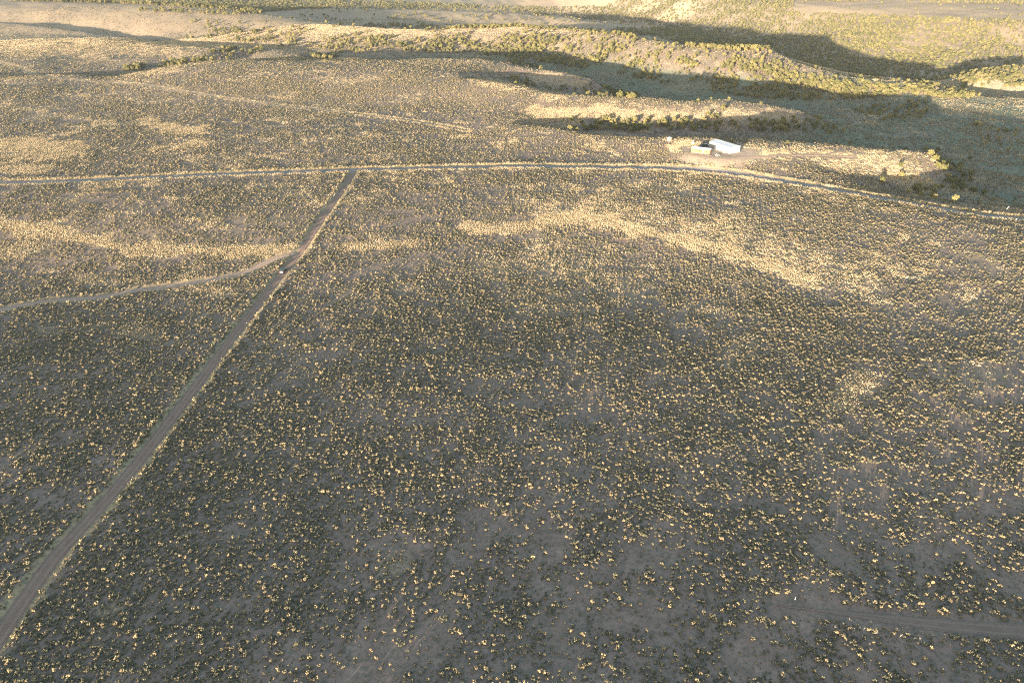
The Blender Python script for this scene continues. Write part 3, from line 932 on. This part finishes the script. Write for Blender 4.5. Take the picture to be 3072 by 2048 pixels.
def juniper(x, y, z, rot, s, k, label, group=None):
    e = bpy.data.objects.new('juniper_tree', None)
    COL.objects.link(e)
    e.location = (x, y, z)
    e.rotation_euler = (0, 0, rot)
    e.scale = (s * 1.08, s * 1.08, s)
    cm, tm = JUNI_ME[k % 6]
    for nm, me in (('crown', cm), ('trunk', tm)):
        o = bpy.data.objects.new(nm, me)
        COL.objects.link(o)
        o.parent = e
    tag(e, label, 'tree', group)
    return e
LONE = [  # junipers one can point at: photo pixel of the foot, scale, label
    (2548, 437, 1.05, 'round golden juniper on the plateau rim well right of the white barn'),
    (2362, 432, 0.6, 'small yellow green juniper on the plateau rim just right of the white barn'),
    (2193, 431, 0.75, 'dark juniper standing right behind the roof of the white barn'),
    (2645, 549, 1.05, 'bushy yellow juniper at the lip of the little gully above the road bend'),
    (2803, 484, 1.15, 'tall golden juniper highest on the tip of the barn plateau'),
    (2832, 512, 1.25, 'broad golden juniper at the left of the row on the plateau tip'),
    (2851, 514, 1.0, 'pale green juniper in the middle of the row on the plateau tip'),
    (2879, 518, 1.15, 'golden juniper at the right end of the row on the plateau tip'),
    (2910, 528, 1.0, 'golden topped juniper below and right of the row on the plateau tip'),
    (2862, 540, 0.95, 'sunlit juniper lowest on the slope of the plateau tip, next to the shadow'),
    (2909, 480, 0.9, 'lone orange lit juniper in the dark valley straight above the plateau tip'),
    (3000, 464, 0.9, 'lone orange lit juniper in the dark valley at the far right'),
    (2860, 608, 1.05, 'round golden juniper just below the gravel road in the dark hollow'),
    (2803, 598, 0.75, 'small half lit juniper between the gravel road and the shaded gully'),
    (2752, 574, 0.7, 'small green juniper in the shaded gully below the plateau tip'),
    (2975, 605, 0.7, 'small pale juniper in the hollow near the right end of the gravel road'),
    (2945, 262, 1.5, 'large golden juniper topping the far end of the long ridge'),
    (2093, 305, 0.75, 'small lit juniper, leftmost of four along the top of the spur behind the barn'),
    (2133, 302, 0.75, 'small lit juniper, second from left along the top of the spur behind the barn'),
    (2186, 302, 0.8, 'small lit juniper, third from left along the top of the spur behind the barn'),
    (2283, 316, 0.8, 'small lit juniper, rightmost of four along the top of the spur behind the barn'),
    (1350, 176, 0.75, 'lone yellow juniper on the rim of the plateau against the long dark shadow'),
    (1180, 181, 0.6, 'tiny pale juniper on the plateau rim left of the lone yellow one'),
    (1757, 232, 0.6, 'small lit juniper at the tip of the first grassy spur'),
    (1572, 263, 0.65, 'small yellow juniper at the head of the gully in front of the first spur'),
    (1722, 288, 0.7, 'pale juniper at the right rim of the gully in front of the first spur'),
    (975, 188, 0.9, 'pale orange lit juniper in the notch of the plateau rim at left'),
    (420, 210, 1.1, 'dark green juniper in the bottom of the gully at upper left'),
    (2123, 350, 1.3, 'large yellow green juniper in the draw on the spur behind the barn'),
    (2152, 355, 1.1, 'yellow juniper at the foot of the draw on the spur behind the barn'),
    (1890, 398, 1.0, 'half lit juniper at the left end of the gully row above the barn'),
]
for i, (px, py, s, lab) in enumerate(LONE):
    g = ground(px, py)
    juniper(g[0], g[1], g[2] - 0.05, i * 1.7, s, i, lab)
score = np.where(tvis, tsc / np.sqrt(tx ** 2 + ty ** 2 + (tz - CAM_H) ** 2), -1)
torder = np.argsort(-score)[:300 - len(LONE)]
protos = []
for i, k in enumerate(torder):
    px, py = tpx[k], tpy[k]
    if py > 455:
        lab, grp = 'juniper on the slopes and hollow round the tip of the barn plateau', 'junipers round the plateau tip'
    elif py > 315 and px < 2560:
        lab, grp = 'juniper in the shaded gully between the barn and the lit spur', 'junipers of the barn gully'
    elif py > 215 and px < 1960:
        lab, grp = 'juniper in the gully in front of the first grassy spur', 'junipers of the first gully'
    else:
        lab, grp = 'juniper on the near flank and foot of the long ridge across the valley', 'junipers of the long ridge'
    o = juniper(tx[k], ty[k], tz[k] - 0.05, trot[k], tsc[k], i, lab, grp)
    if i < 6:
        protos.append([c for c in o.children])
m = np.ones(len(tx), bool)
m[torder] = False
nt_ = m.sum()
scatter('juniper_woodland', 'distant juniper woodland dotted over the far ridges and valley sides', 'woodland',
        tx[m], ty[m], tz[m] - 0.05, np.stack([np.zeros(nt_), np.zeros(nt_), trot[m]], 1),
        np.stack([tsc[m] * 1.08, tsc[m] * 1.08, tsc[m]], 1), RNG.integers(0, 6, nt_), protos)

# ------------------------------------------------------------------ the ranch yard and everything people left on the plain
def box_bm(bm, c, s, rz=0.0, bevel=0.0, tilt=None):
    m = Matrix.Translation(c) @ Matrix.Rotation(rz, 4, 'Z')
    if tilt:
        m = m @ Matrix.Rotation(tilt[0], 4, tilt[1])
    m = m @ Matrix.Diagonal((s[0], s[1], s[2], 1))
    r = bmesh.ops.create_cube(bm, size=1.0, matrix=m)
    if bevel:
        ed = list({e for v in r['verts'] for e in v.link_edges})
        bmesh.ops.bevel(bm, geom=ed, offset=bevel, segments=2, affect='EDGES')
def cyl_bm(bm, p, q_, r0, r1=None, n=12):
    d = Vector(q_) - Vector(p)
    m = Matrix.Translation((Vector(p) + Vector(q_)) / 2) @ d.to_track_quat('Z', 'Y').to_matrix().to_4x4()
    bmesh.ops.create_cone(bm, cap_ends=True, segments=n, radius1=r0, radius2=r0 if r1 is None else r1, depth=d.length, matrix=m)
def obj(name, bm, mat, parent=None):
    me = bpy.data.meshes.new(name)
    bmesh.ops.recalc_face_normals(bm, faces=bm.faces)
    bm.to_mesh(me)
    bm.free()
    me.materials.append(mat)
    o = bpy.data.objects.new(name, me)
    COL.objects.link(o)
    o.parent = parent
    return o
def empty(name, loc, rz=0.0):
    e = bpy.data.objects.new(name, None)
    COL.objects.link(e)
    e.location = loc
    e.rotation_euler = (0, 0, rz)
    return e
def new():
    return bmesh.new()

def sheet_mat(name, c0, c1, scale, axis='X', rough=0.45):
    """ribbed and slightly weathered painted sheet"""
    m = bpy.data.materials.new(name)
    w = NT(m)
    c = w.n('ShaderNodeTexCoord').outputs['Object']
    w.l(w.ramp(w.noise(c, 0.9, 5), [(0.3, c0), (0.7, c1)]), w.b.inputs['Base Color'])
    w.b.inputs['Roughness'].default_value = rough
    wv = w.n('ShaderNodeTexWave', bands_direction=axis)
    wv.inputs['Scale'].default_value = scale
    w.l(c, wv.inputs['Vector'])
    b = w.n('ShaderNodeBump')
    b.inputs['Strength'].default_value = 0.35
    b.inputs['Distance'].default_value = 0.03
    w.l(wv.outputs['Fac'], b.inputs['Height'])
    w.l(b.outputs[0], w.b.inputs['Normal'])
    return m
WHITE_SHEET = sheet_mat('white_sheet', (0.46, 0.46, 0.455), (0.55, 0.55, 0.54), 1.2)
ROOF_GRAZE_TINT = sheet_mat('roof_graze_tint', (0.27, 0.30, 0.35), (0.34, 0.37, 0.42), 0.9, rough=0.3)  # white metal roof; dim bluish tone of grazing light put into the colour
GREY_SHEET = sheet_mat('grey_sheet', (0.22, 0.22, 0.21), (0.28, 0.28, 0.265), 1.6, rough=0.6)
TRIM = mat_basic('trim_white', (0.5, 0.5, 0.49), 0.5)
ORANGE = sheet_mat('orange_siding', (0.30, 0.145, 0.04), (0.37, 0.19, 0.06), 2.0, 'Z', 0.7)
RUST = sheet_mat('rust_red', (0.24, 0.075, 0.042), (0.31, 0.11, 0.06), 2.0, 'Z', 0.7)
CREAM = mat_basic('cream_paint', (0.42, 0.37, 0.26), 0.6)
SKIRT = sheet_mat('pale_skirting', (0.26, 0.22, 0.12), (0.33, 0.28, 0.16), 2.5, 'X', 0.8)
GLASS = mat_basic('dark_glass', (0.02, 0.025, 0.03), 0.08, 0.0, 0.6)
NAVY = mat_basic('navy_paint', (0.012, 0.022, 0.05), 0.28, 0.2, 0.5)
BLACK = mat_basic('black_rubber', (0.015, 0.015, 0.016), 0.8)
CHROME = mat_basic('bare_metal', (0.55, 0.55, 0.56), 0.25, 1.0)
WPAINT = mat_basic('white_paint', (0.6, 0.6, 0.59), 0.35)
LAMP = mat_basic('clear_lamp', (0.75, 0.75, 0.72), 0.15)
REDLAMP = mat_basic('red_lamp', (0.35, 0.02, 0.02), 0.2)
WOOD = mat_basic('weathered_wood', (0.22, 0.17, 0.125), 0.9)
PINK = sheet_mat('faded_boards', (0.33, 0.25, 0.21), (0.40, 0.32, 0.27), 2.2, 'X', 0.85)
STONE = mat_basic('pale_stone', (0.36, 0.34, 0.32), 0.9)
STALK = mat_basic('bleached_stalk', (0.4, 0.36, 0.29), 0.9)

# white metal barn
b0, b1, b2 = ground(2127.5, 442), ground(2189, 461.5), ground(2217, 449.5)
ax = Vector((b1 - b0)[:2].tolist()).to_3d()
BL = ax.length
brz = math.atan2(ax.y, ax.x)
ax.normalize()
nrm = Vector((-ax.y, ax.x, 0))
BW = min(8.6, 0.7 * abs((Vector((b2 - b1)[:2].tolist()).to_3d()).dot(nrm)))
zb = YARD[2]
print('barn', BL, BW, math.degrees(brz))
barn = empty('barn', (b0[0], b0[1], zb), brz)
tag(barn, 'white metal barn with roof tinted grazing-light blue and grey panel in the bare ranch yard', 'barn')
BH, RH = 3.9, 0.95
bm = new()
prof = [(0, 0), (0, BH), (BW / 2, BH + RH), (BW, BH), (BW, 0)]
va = [bm.verts.new((0, y, z)) for y, z in prof]
vb = [bm.verts.new((BL, y, z)) for y, z in prof]
bm.faces.new(va); bm.faces.new(list(reversed(vb)))
bm.faces.new((va[0], vb[0], vb[1], va[1])); bm.faces.new((va[3], vb[3], vb[4], va[4]))
bm.faces.new((va[0], va[4], vb[4], vb[0]))
obj('wall', bm, WHITE_SHEET, barn)
bm = new()
th, ov = 0.10, 0.25
pr = [(-ov, BH - ov * RH / (BW / 2) + 0.02), (BW / 2, BH + RH + 0.02), (BW + ov, BH - ov * RH / (BW / 2) + 0.02)]
top = [[bm.verts.new((x, y, z + th)) for y, z in pr] for x in (-ov, BL + ov)]
bot = [[bm.verts.new((x, y, z)) for y, z in pr] for x in (-ov, BL + ov)]
for k in (0, 1):
    bm.faces.new((top[0][k], top[1][k], top[1][k + 1], top[0][k + 1]))
    bm.faces.new((bot[0][k], bot[0][k + 1], bot[1][k + 1], bot[1][k]))
for e in (0, 1):
    bm.faces.new((top[e][0], top[e][1], bot[e][1], bot[e][0])); bm.faces.new((top[e][1], top[e][2], bot[e][2], bot[e][1]))
for k in (0, 2):
    bm.faces.new((top[0][k], bot[0][k], bot[1][k], top[1][k]))
roof = obj('roof', bm, ROOF_GRAZE_TINT, barn)
bm = new(); box_bm(bm, (BL / 2, BW / 2, BH + RH + th + 0.03), (BL + 2 * ov, 0.5, 0.06))
obj('ridge_cap', bm, TRIM, roof)
bm = new(); box_bm(bm, (BL * 0.125, -0.06, BH * 0.47), (BL * 0.24, 0.10, BH * 0.93))  # full-height grey panel over the left quarter of the front wall
door = obj('grey_panel', bm, GREY_SHEET, barn)
bm = new(); box_bm(bm, (BL * 0.2, -0.06, BH * 0.95), (BL * 0.4, 0.16, 0.12))
obj('panel_rail', bm, TRIM, door)
for x in (0, BL):
    bm = new(); box_bm(bm, (x, -0.01, BH / 2), (0.18, 0.18, BH - 0.02))
    obj('corner_trim', bm, TRIM, barn)
bm = new(); box_bm(bm, (BL + 0.05, BW * 0.5, 1.05), (0.08, 1.0, 2.1))
pd = obj('side_door', bm, TRIM, barn)
bm = new(); box_bm(bm, (BL + 0.12, BW * 0.5 - 0.35, 1.0), (0.06, 0.12, 0.05))
obj('handle', bm, CHROME, pd)
bm = new(); box_bm(bm, (BL / 2, BW / 2, 0.02), (BL + 0.5, BW + 0.5, 0.16))
obj('foundation', bm, STONE, barn)

# orange house trailer with a white roof
t0, t1 = ground(2073, 457.5), ground(2128.5, 464)
av = Vector((t1 - t0)[:2].tolist()).to_3d()
TL, trz, TW, TH = av.length, math.atan2(av.y, av.x), 3.4, 3.0
tr = empty('house_trailer', (t0[0], t0[1], zb), trz)
tag(tr, 'long orange sided house trailer with white roof and red end beside the barn', 'house trailer')
bm = new(); box_bm(bm, (TL / 2 - 0.3, TW / 2, 0.62 + (TH - 0.62) / 2), (TL - 0.6, TW, TH - 0.62))
obj('wall', bm, ORANGE, tr)
bm = new(); box_bm(bm, (TL - 0.3 + 0.13, TW / 2, 0.62 + (TH - 0.62) / 2), (0.85, TW + 0.02, TH - 0.64))
obj('end_wall', bm, RUST, tr)
bm = new(); box_bm(bm, (TL / 2, TW / 2, 0.30), (TL - 0.3, TW - 0.15, 0.62))
obj('skirting', bm, SKIRT, tr)
bm = new()
R0 = [(-0.25, TH), (TW / 2, TH + 0.42), (TW + 0.25, TH)]
ra = [[bm.verts.new((x, y, z + dz)) for y, z in R0] for x in (-0.25, TL + 0.4) for dz in (0.03, 0.20)]
for k in (0, 1):
    bm.faces.new((ra[0][k], ra[0][k + 1], ra[2][k + 1], ra[2][k])); bm.faces.new((ra[1][k], ra[3][k], ra[3][k + 1], ra[1][k + 1]))
    bm.faces.new((ra[0][k], ra[1][k], ra[1][k + 1], ra[0][k + 1])); bm.faces.new((ra[2][k], ra[2][k + 1], ra[3][k + 1], ra[3][k]))
for k in (0, 2):
    bm.faces.new((ra[0][k], ra[2][k], ra[3][k], ra[1][k]))
obj('roof', bm, WPAINT, tr)
bm = new(); box_bm(bm, (TL / 2 - 0.3, -0.04, TH - 0.24), (TL - 0.7, 0.09, 0.24))
obj('eave_band', bm, CREAM, tr)
for x in (2.2, 5.4, 10.0):
    if x < TL - 2:
        bm = new(); box_bm(bm, (x, -0.03, 1.75), (1.1, 0.07, 0.8))
        wf = obj('window', bm, CREAM, tr)
        bm = new(); box_bm(bm, (x, -0.08, 1.75), (0.92, 0.05, 0.62))
        obj('pane', bm, GLASS, wf)
bm = new(); box_bm(bm, (7.8, -0.03, 1.6), (0.9, 0.08, 1.95))
dd = obj('door', bm, CREAM, tr)
bm = new(); box_bm(bm, (8.1, -0.09, 1.55), (0.06, 0.06, 0.14))
obj('handle', bm, CHROME, dd)
bm = new(); box_bm(bm, (7.8, -0.55, 0.18), (1.1, 0.9, 0.36)); box_bm(bm, (7.8, -0.28, 0.48), (1.1, 0.45, 0.24))
obj('step', bm, WOOD, tr)

# vehicles: nose along +X, built about the ground point under their middle
def shell(bm, secs):
    """loft of cross sections (x, half width, z low, z high, half width at the top)"""
    rings = []
    for x, w0, zl, zh, w1 in secs:
        rings.append([bm.verts.new(p) for p in ((x, -w0, zl), (x, -w0 * 1.02, (zl + zh) / 2), (x, -w1, zh), (x, w1, zh), (x, w0 * 1.02, (zl + zh) / 2), (x, w0, zl))])
    for a, b in zip(rings[:-1], rings[1:]):
        for i in range(6):
            bm.faces.new((a[i], b[i], b[(i + 1) % 6], a[(i + 1) % 6]))
    bm.faces.new(rings[0]); bm.faces.new(list(reversed(rings[-1])))
def wheel(parent, x, y, r=0.37):
    bm = new(); cyl_bm(bm, (x, y - 0.12, r), (x, y + 0.12, r), r, n=20)
    w = obj('wheel', bm, BLACK, parent)
    s = 1 if y > 0 else -1
    bm = new(); cyl_bm(bm, (x, y + s * 0.10, r), (x, y + s * 0.135, r), r * 0.62, n=16)
    obj('rim', bm, CHROME, w)
def suv(loc, rz, label):
    v = empty('parked_car', loc, rz)
    tag(v, label, 'car')
    bm = new()
    shell(bm, [(-2.30, 0.86, 0.48, 0.98, 0.84), (-2.22, 0.92, 0.34, 1.06, 0.88), (-1.0, 0.94, 0.30, 1.08, 0.90), (0.7, 0.94, 0.30, 1.06, 0.90), (1.0, 0.93, 0.32, 1.04, 0.86), (2.1, 0.88, 0.36, 0.90, 0.78), (2.32, 0.78, 0.46, 0.76, 0.68)])
    obj('body', bm, NAVY, v)
    bm = new()
    shell(bm, [(-2.16, 0.86, 1.07, 1.12, 0.84), (-1.92, 0.84, 1.07, 1.66, 0.68), (-0.2, 0.85, 1.07, 1.74, 0.70), (0.45, 0.84, 1.06, 1.66, 0.66), (1.10, 0.82, 1.05, 1.10, 0.78)])
    cb = obj('cabin', bm, GLASS, v)
    bm = new(); box_bm(bm, (-0.72, 0, 1.735), (2.3, 1.34, 0.06), bevel=0.02)
    obj('roof', bm, NAVY, cb)
    bm = new(); box_bm(bm, (-2.33, 0, 0.78), (0.10, 1.45, 0.34), bevel=0.03)
    tg = obj('tailgate', bm, WPAINT, v)  # white on the dark rear: the sun's glint put into the paint
    tg['label'] = 'white rear panel painted for sun glint'
    bm = new(); box_bm(bm, (-2.36, 0, 0.44), (0.16, 1.7, 0.18), bevel=0.03)
    obj('bumper', bm, BLACK, v)
    for s in (-1, 1):
        bm = new(); box_bm(bm, (-2.345, s * 0.80, 0.92), (0.09, 0.16, 0.30)); obj('tail_light', bm, REDLAMP, v)
        bm = new(); box_bm(bm, (2.26, s * 0.58, 0.68), (0.14, 0.28, 0.14)); obj('headlight', bm, LAMP, v)
        bm = new(); box_bm(bm, (0.72, s * 1.02, 1.10), (0.16, 0.18, 0.14), bevel=0.02); obj('mirror', bm, NAVY, v)
        for x in (-1.42, 1.42):
            wheel(v, x, s * 0.84)
    return v
cg = ground(851, 816)
Pd = ROADS['dirt_road'][0]
kk = int(np.argmin(np.hypot(Pd[:, 0] - cg[0], Pd[:, 1] - cg[1])))
tv = Pd[min(kk + 3, len(Pd) - 1)] - Pd[max(kk - 3, 0)]
hd = math.atan2(tv[1], tv[0])
suv((cg[0], cg[1], float(height(cg[0], cg[1])) + 0.08), hd, 'dark blue car with sun-glint white rear parked on the dirt road near the track junction')

def pickup(loc, rz, label):
    v = empty('parked_pickup', loc, rz)
    tag(v, label, 'pickup truck')
    bm = new()
    shell(bm, [(0.35, 0.92, 0.42, 1.06, 0.90), (1.5, 0.92, 0.42, 1.06, 0.88), (2.5, 0.88, 0.46, 0.98, 0.82), (2.68, 0.80, 0.5, 0.86, 0.74)])
    shell(bm, [(-1.0, 0.92, 0.42, 1.08, 0.90), (0.36, 0.92, 0.42, 1.08, 0.90)])
    obj('body', bm, NAVY, v)
    bm = new(); shell(bm, [(-0.95, 0.84, 1.09, 1.62, 0.70), (0.5, 0.84, 1.09, 1.74, 0.70), (0.75, 0.84, 1.08, 1.7, 0.68), (1.45, 0.84, 1.07, 1.12, 0.8)])
    cb = obj('cabin', bm, GLASS, v)
    bm = new(); box_bm(bm, (-0.05, 0, 1.75), (1.5, 1.36, 0.06), bevel=0.02); obj('roof', bm, NAVY, cb)
    bm = new()
    box_bm(bm, (-1.85, 0, 0.55), (1.7, 1.8, 0.16)); box_bm(bm, (-1.85, 0.86, 0.84), (1.7, 0.10, 0.42)); box_bm(bm, (-1.85, -0.86, 0.84), (1.7, 0.10, 0.42))
    obj('cargo_bed', bm, NAVY, v)
    bm = new(); box_bm(bm, (-2.72, 0, 0.80), (0.08, 1.72, 0.46)); obj('tailgate', bm, NAVY, v)
    for s in (-1, 1):
        bm = new(); box_bm(bm, (2.64, s * 0.62, 0.76), (0.10, 0.26, 0.14)); obj('headlight', bm, LAMP, v)
        for x in (-1.75, 1.75):
            wheel(v, x, s * 0.82, 0.40)
pk = ground(2118, 441)
pickup((pk[0], pk[1] + 1.5, zb), trz + 0.25, 'dark blue pickup parked between the orange trailer and the white barn')

# small pale shed at the left end of the yard
sh = ground(2007, 424)
s_ = empty('shed', (sh[0], sh[1], sh[2]), brz)
tag(s_, 'small pale board shed standing alone at the left end of the yard', 'shed')
bm = new(); box_bm(bm, (0, 0, 1.15), (2.3, 2.0, 2.5)); obj('wall', bm, PINK, s_)
bm = new(); box_bm(bm, (0, 0, 2.47), (2.7, 2.5, 0.10), tilt=(0.14, 'X')); obj('roof', bm, TRIM, s_)
bm = new(); box_bm(bm, (0.5, -1.02, 0.95), (0.8, 0.06, 1.8)); d_ = obj('door', bm, WOOD, s_)
bm = new(); box_bm(bm, (0.8, -1.07, 0.95), (0.05, 0.06, 0.14)); obj('handle', bm, CHROME, d_)

# loose things in the yard
g = ground(2079, 432)
tk_ = empty('water_tank', (g[0], g[1], zb))
tag(tk_, 'small round white water tank behind the left end of the orange trailer', 'water tank')
bm = new(); cyl_bm(bm, (0, 0, -0.2), (0, 0, 1.7), 0.85, n=24); obj('body', bm, WPAINT, tk_)
bm = new(); cyl_bm(bm, (0, 0, 1.71), (0, 0, 2.0), 0.83, 0.25, n=24); obj('lid', bm, TRIM, tk_)
g = ground(2172.5, 459)
bm = new(); box_bm(bm, (0, 0, 0.45), (1.5, 1.0, 1.1)); 
for k in range(4):
    box_bm(bm, (0, -0.54, 0.15 + 0.27 * k), (1.56, 0.06, 0.12))
c_ = obj('crate', bm, CREAM)
c_.location = (g[0], g[1], zb); c_.rotation_euler = (0, 0, brz)
tag(c_, 'cream wooden crate standing at the foot of the white barn wall', 'crate')
g0, g1 = ground(2115, 466), ground(2134, 467.5)
bm = new(); cyl_bm(bm, (g0[0], g0[1], zb + 0.12), (g1[0], g1[1], zb + 0.14), 0.16, 0.12, 10)
tag(obj('wooden_pole', bm, WOOD), 'dark wooden pole lying on the ground in front of the orange trailer', 'pole')
stone_me = []
for k in range(3):
    rng = np.random.default_rng(60 + k)
    vs, fs = clumps([((0, 0, 0.25), (0.5, 0.42, 0.36))], rng, 0.22)
    me = bpy.data.meshes.new('pale_rock')
    me.from_pydata([tuple(v) for v in vs], [], fs)
    me.materials.append(STONE)
    stone_me.append(me)
for k, (dx, dy, s) in enumerate(((-5, 0.5, 1.0), (-2, -1.5, 1.25), (0, 1.8, 1.1), (2.5, 0, 1.35), (5, 1.2, 0.95), (1, 3.4, 0.9), (-3.5, 3, 0.8))):
    g = ground(2152 + dx, 466 + dy)
    o = bpy.data.objects.new('pale_rock', stone_me[k % 3])
    COL.objects.link(o)
    o.location = g; o.scale = (s, s, s); o.rotation_euler = (0, 0, k * 1.3)
    tag(o, 'pale rock heaped with others between the orange trailer and the barn', 'rock', 'pale rocks heaped in the yard')
def post(name, px, py, h, r, lean, label, cat, mat=WPAINT, cap=True):
    g = ground(px, py)
    e = empty(name, tuple(g))
    tag(e, label, cat)
    tip = (lean * h, 0, h)
    bm = new(); cyl_bm(bm, (0, 0, -0.2), tip, r, r * 0.9, 8); obj('shaft', bm, mat, e)
    if cap:
        bm = new(); box_bm(bm, (tip[0], -r - 0.02, h * 0.94), (r * 2.6, 0.03, h * 0.10)); obj('reflector', bm, LAMP, e)
post('marker_post', 3016, 633, 2.6, 0.11, 0.38, 'tall white post leaning right behind the gravel road at right edge', 'post')
post('marker_post', 3047, 663, 1.3, 0.08, 0.1, 'short white post on the near side of the gravel road at right edge', 'post')
post('marker_post', 2384, 1800, 1.1, 0.05, 0.0, 'thin white stake in the sagebrush just above the left end of the faint track', 'post', WPAINT, False)

# bleached dead stalks along the near side of the faint track
for k, (px, py, h, ln) in enumerate(((2500, 1884, 0.9, .25), (2546, 1862, 0.8, .2), (2566, 1862, 0.7, .3), (2604, 1868, 0.8, .4), (2612, 1872, 0.7, -.2), (2586, 1892, 0.9, .3), (2620, 1900, 0.9, .35),
                                     (2697, 1912, 1.1, .15), (2738, 1918, 0.9, .25), (2756, 1918, 0.8, .2), (2719, 1884, 0.7, .3), (2526, 1892, 0.7, .1))):
    g = ground(px, py)
    rng = np.random.default_rng(800 + k)
    bm = new()
    for j in range(5):
        a = rng.uniform(-0.35, 0.35, 2)
        cyl_bm(bm, (0, 0, -0.05), (h * (ln + a[0]), h * a[1], h * rng.uniform(0.6, 1.0)), 0.035, 0.015, 5)
    o = obj('dead_stalk', bm, STALK)
    o.location = g
    tag(o, 'bleached dead stalk among sagebrush on the near side of the faint track', 'dead plant', 'bleached stalks beside the faint track')

# ------------------------------------------------------------------ evening air
hm = bpy.data.materials.new('haze_air')
hm.use_nodes = True
hn = hm.node_tree.nodes
hn.remove(hn['Principled BSDF'])
pv = hn.new('ShaderNodeVolumePrincipled')
pv.inputs['Color'].default_value = (0.86, 0.93, 1.0, 1)
pv.inputs['Density'].default_value = 0.00004
pv.inputs['Anisotropy'].default_value = 0.2
hm.node_tree.links.new(pv.outputs[0], hn['Material Output'].inputs['Volume'])
bm = new()
box_bm(bm, (0, 2300, 12), (5600, 5100, 224))
hz_ = obj('haze', bm, hm)
hz_['kind'] = 'stuff'
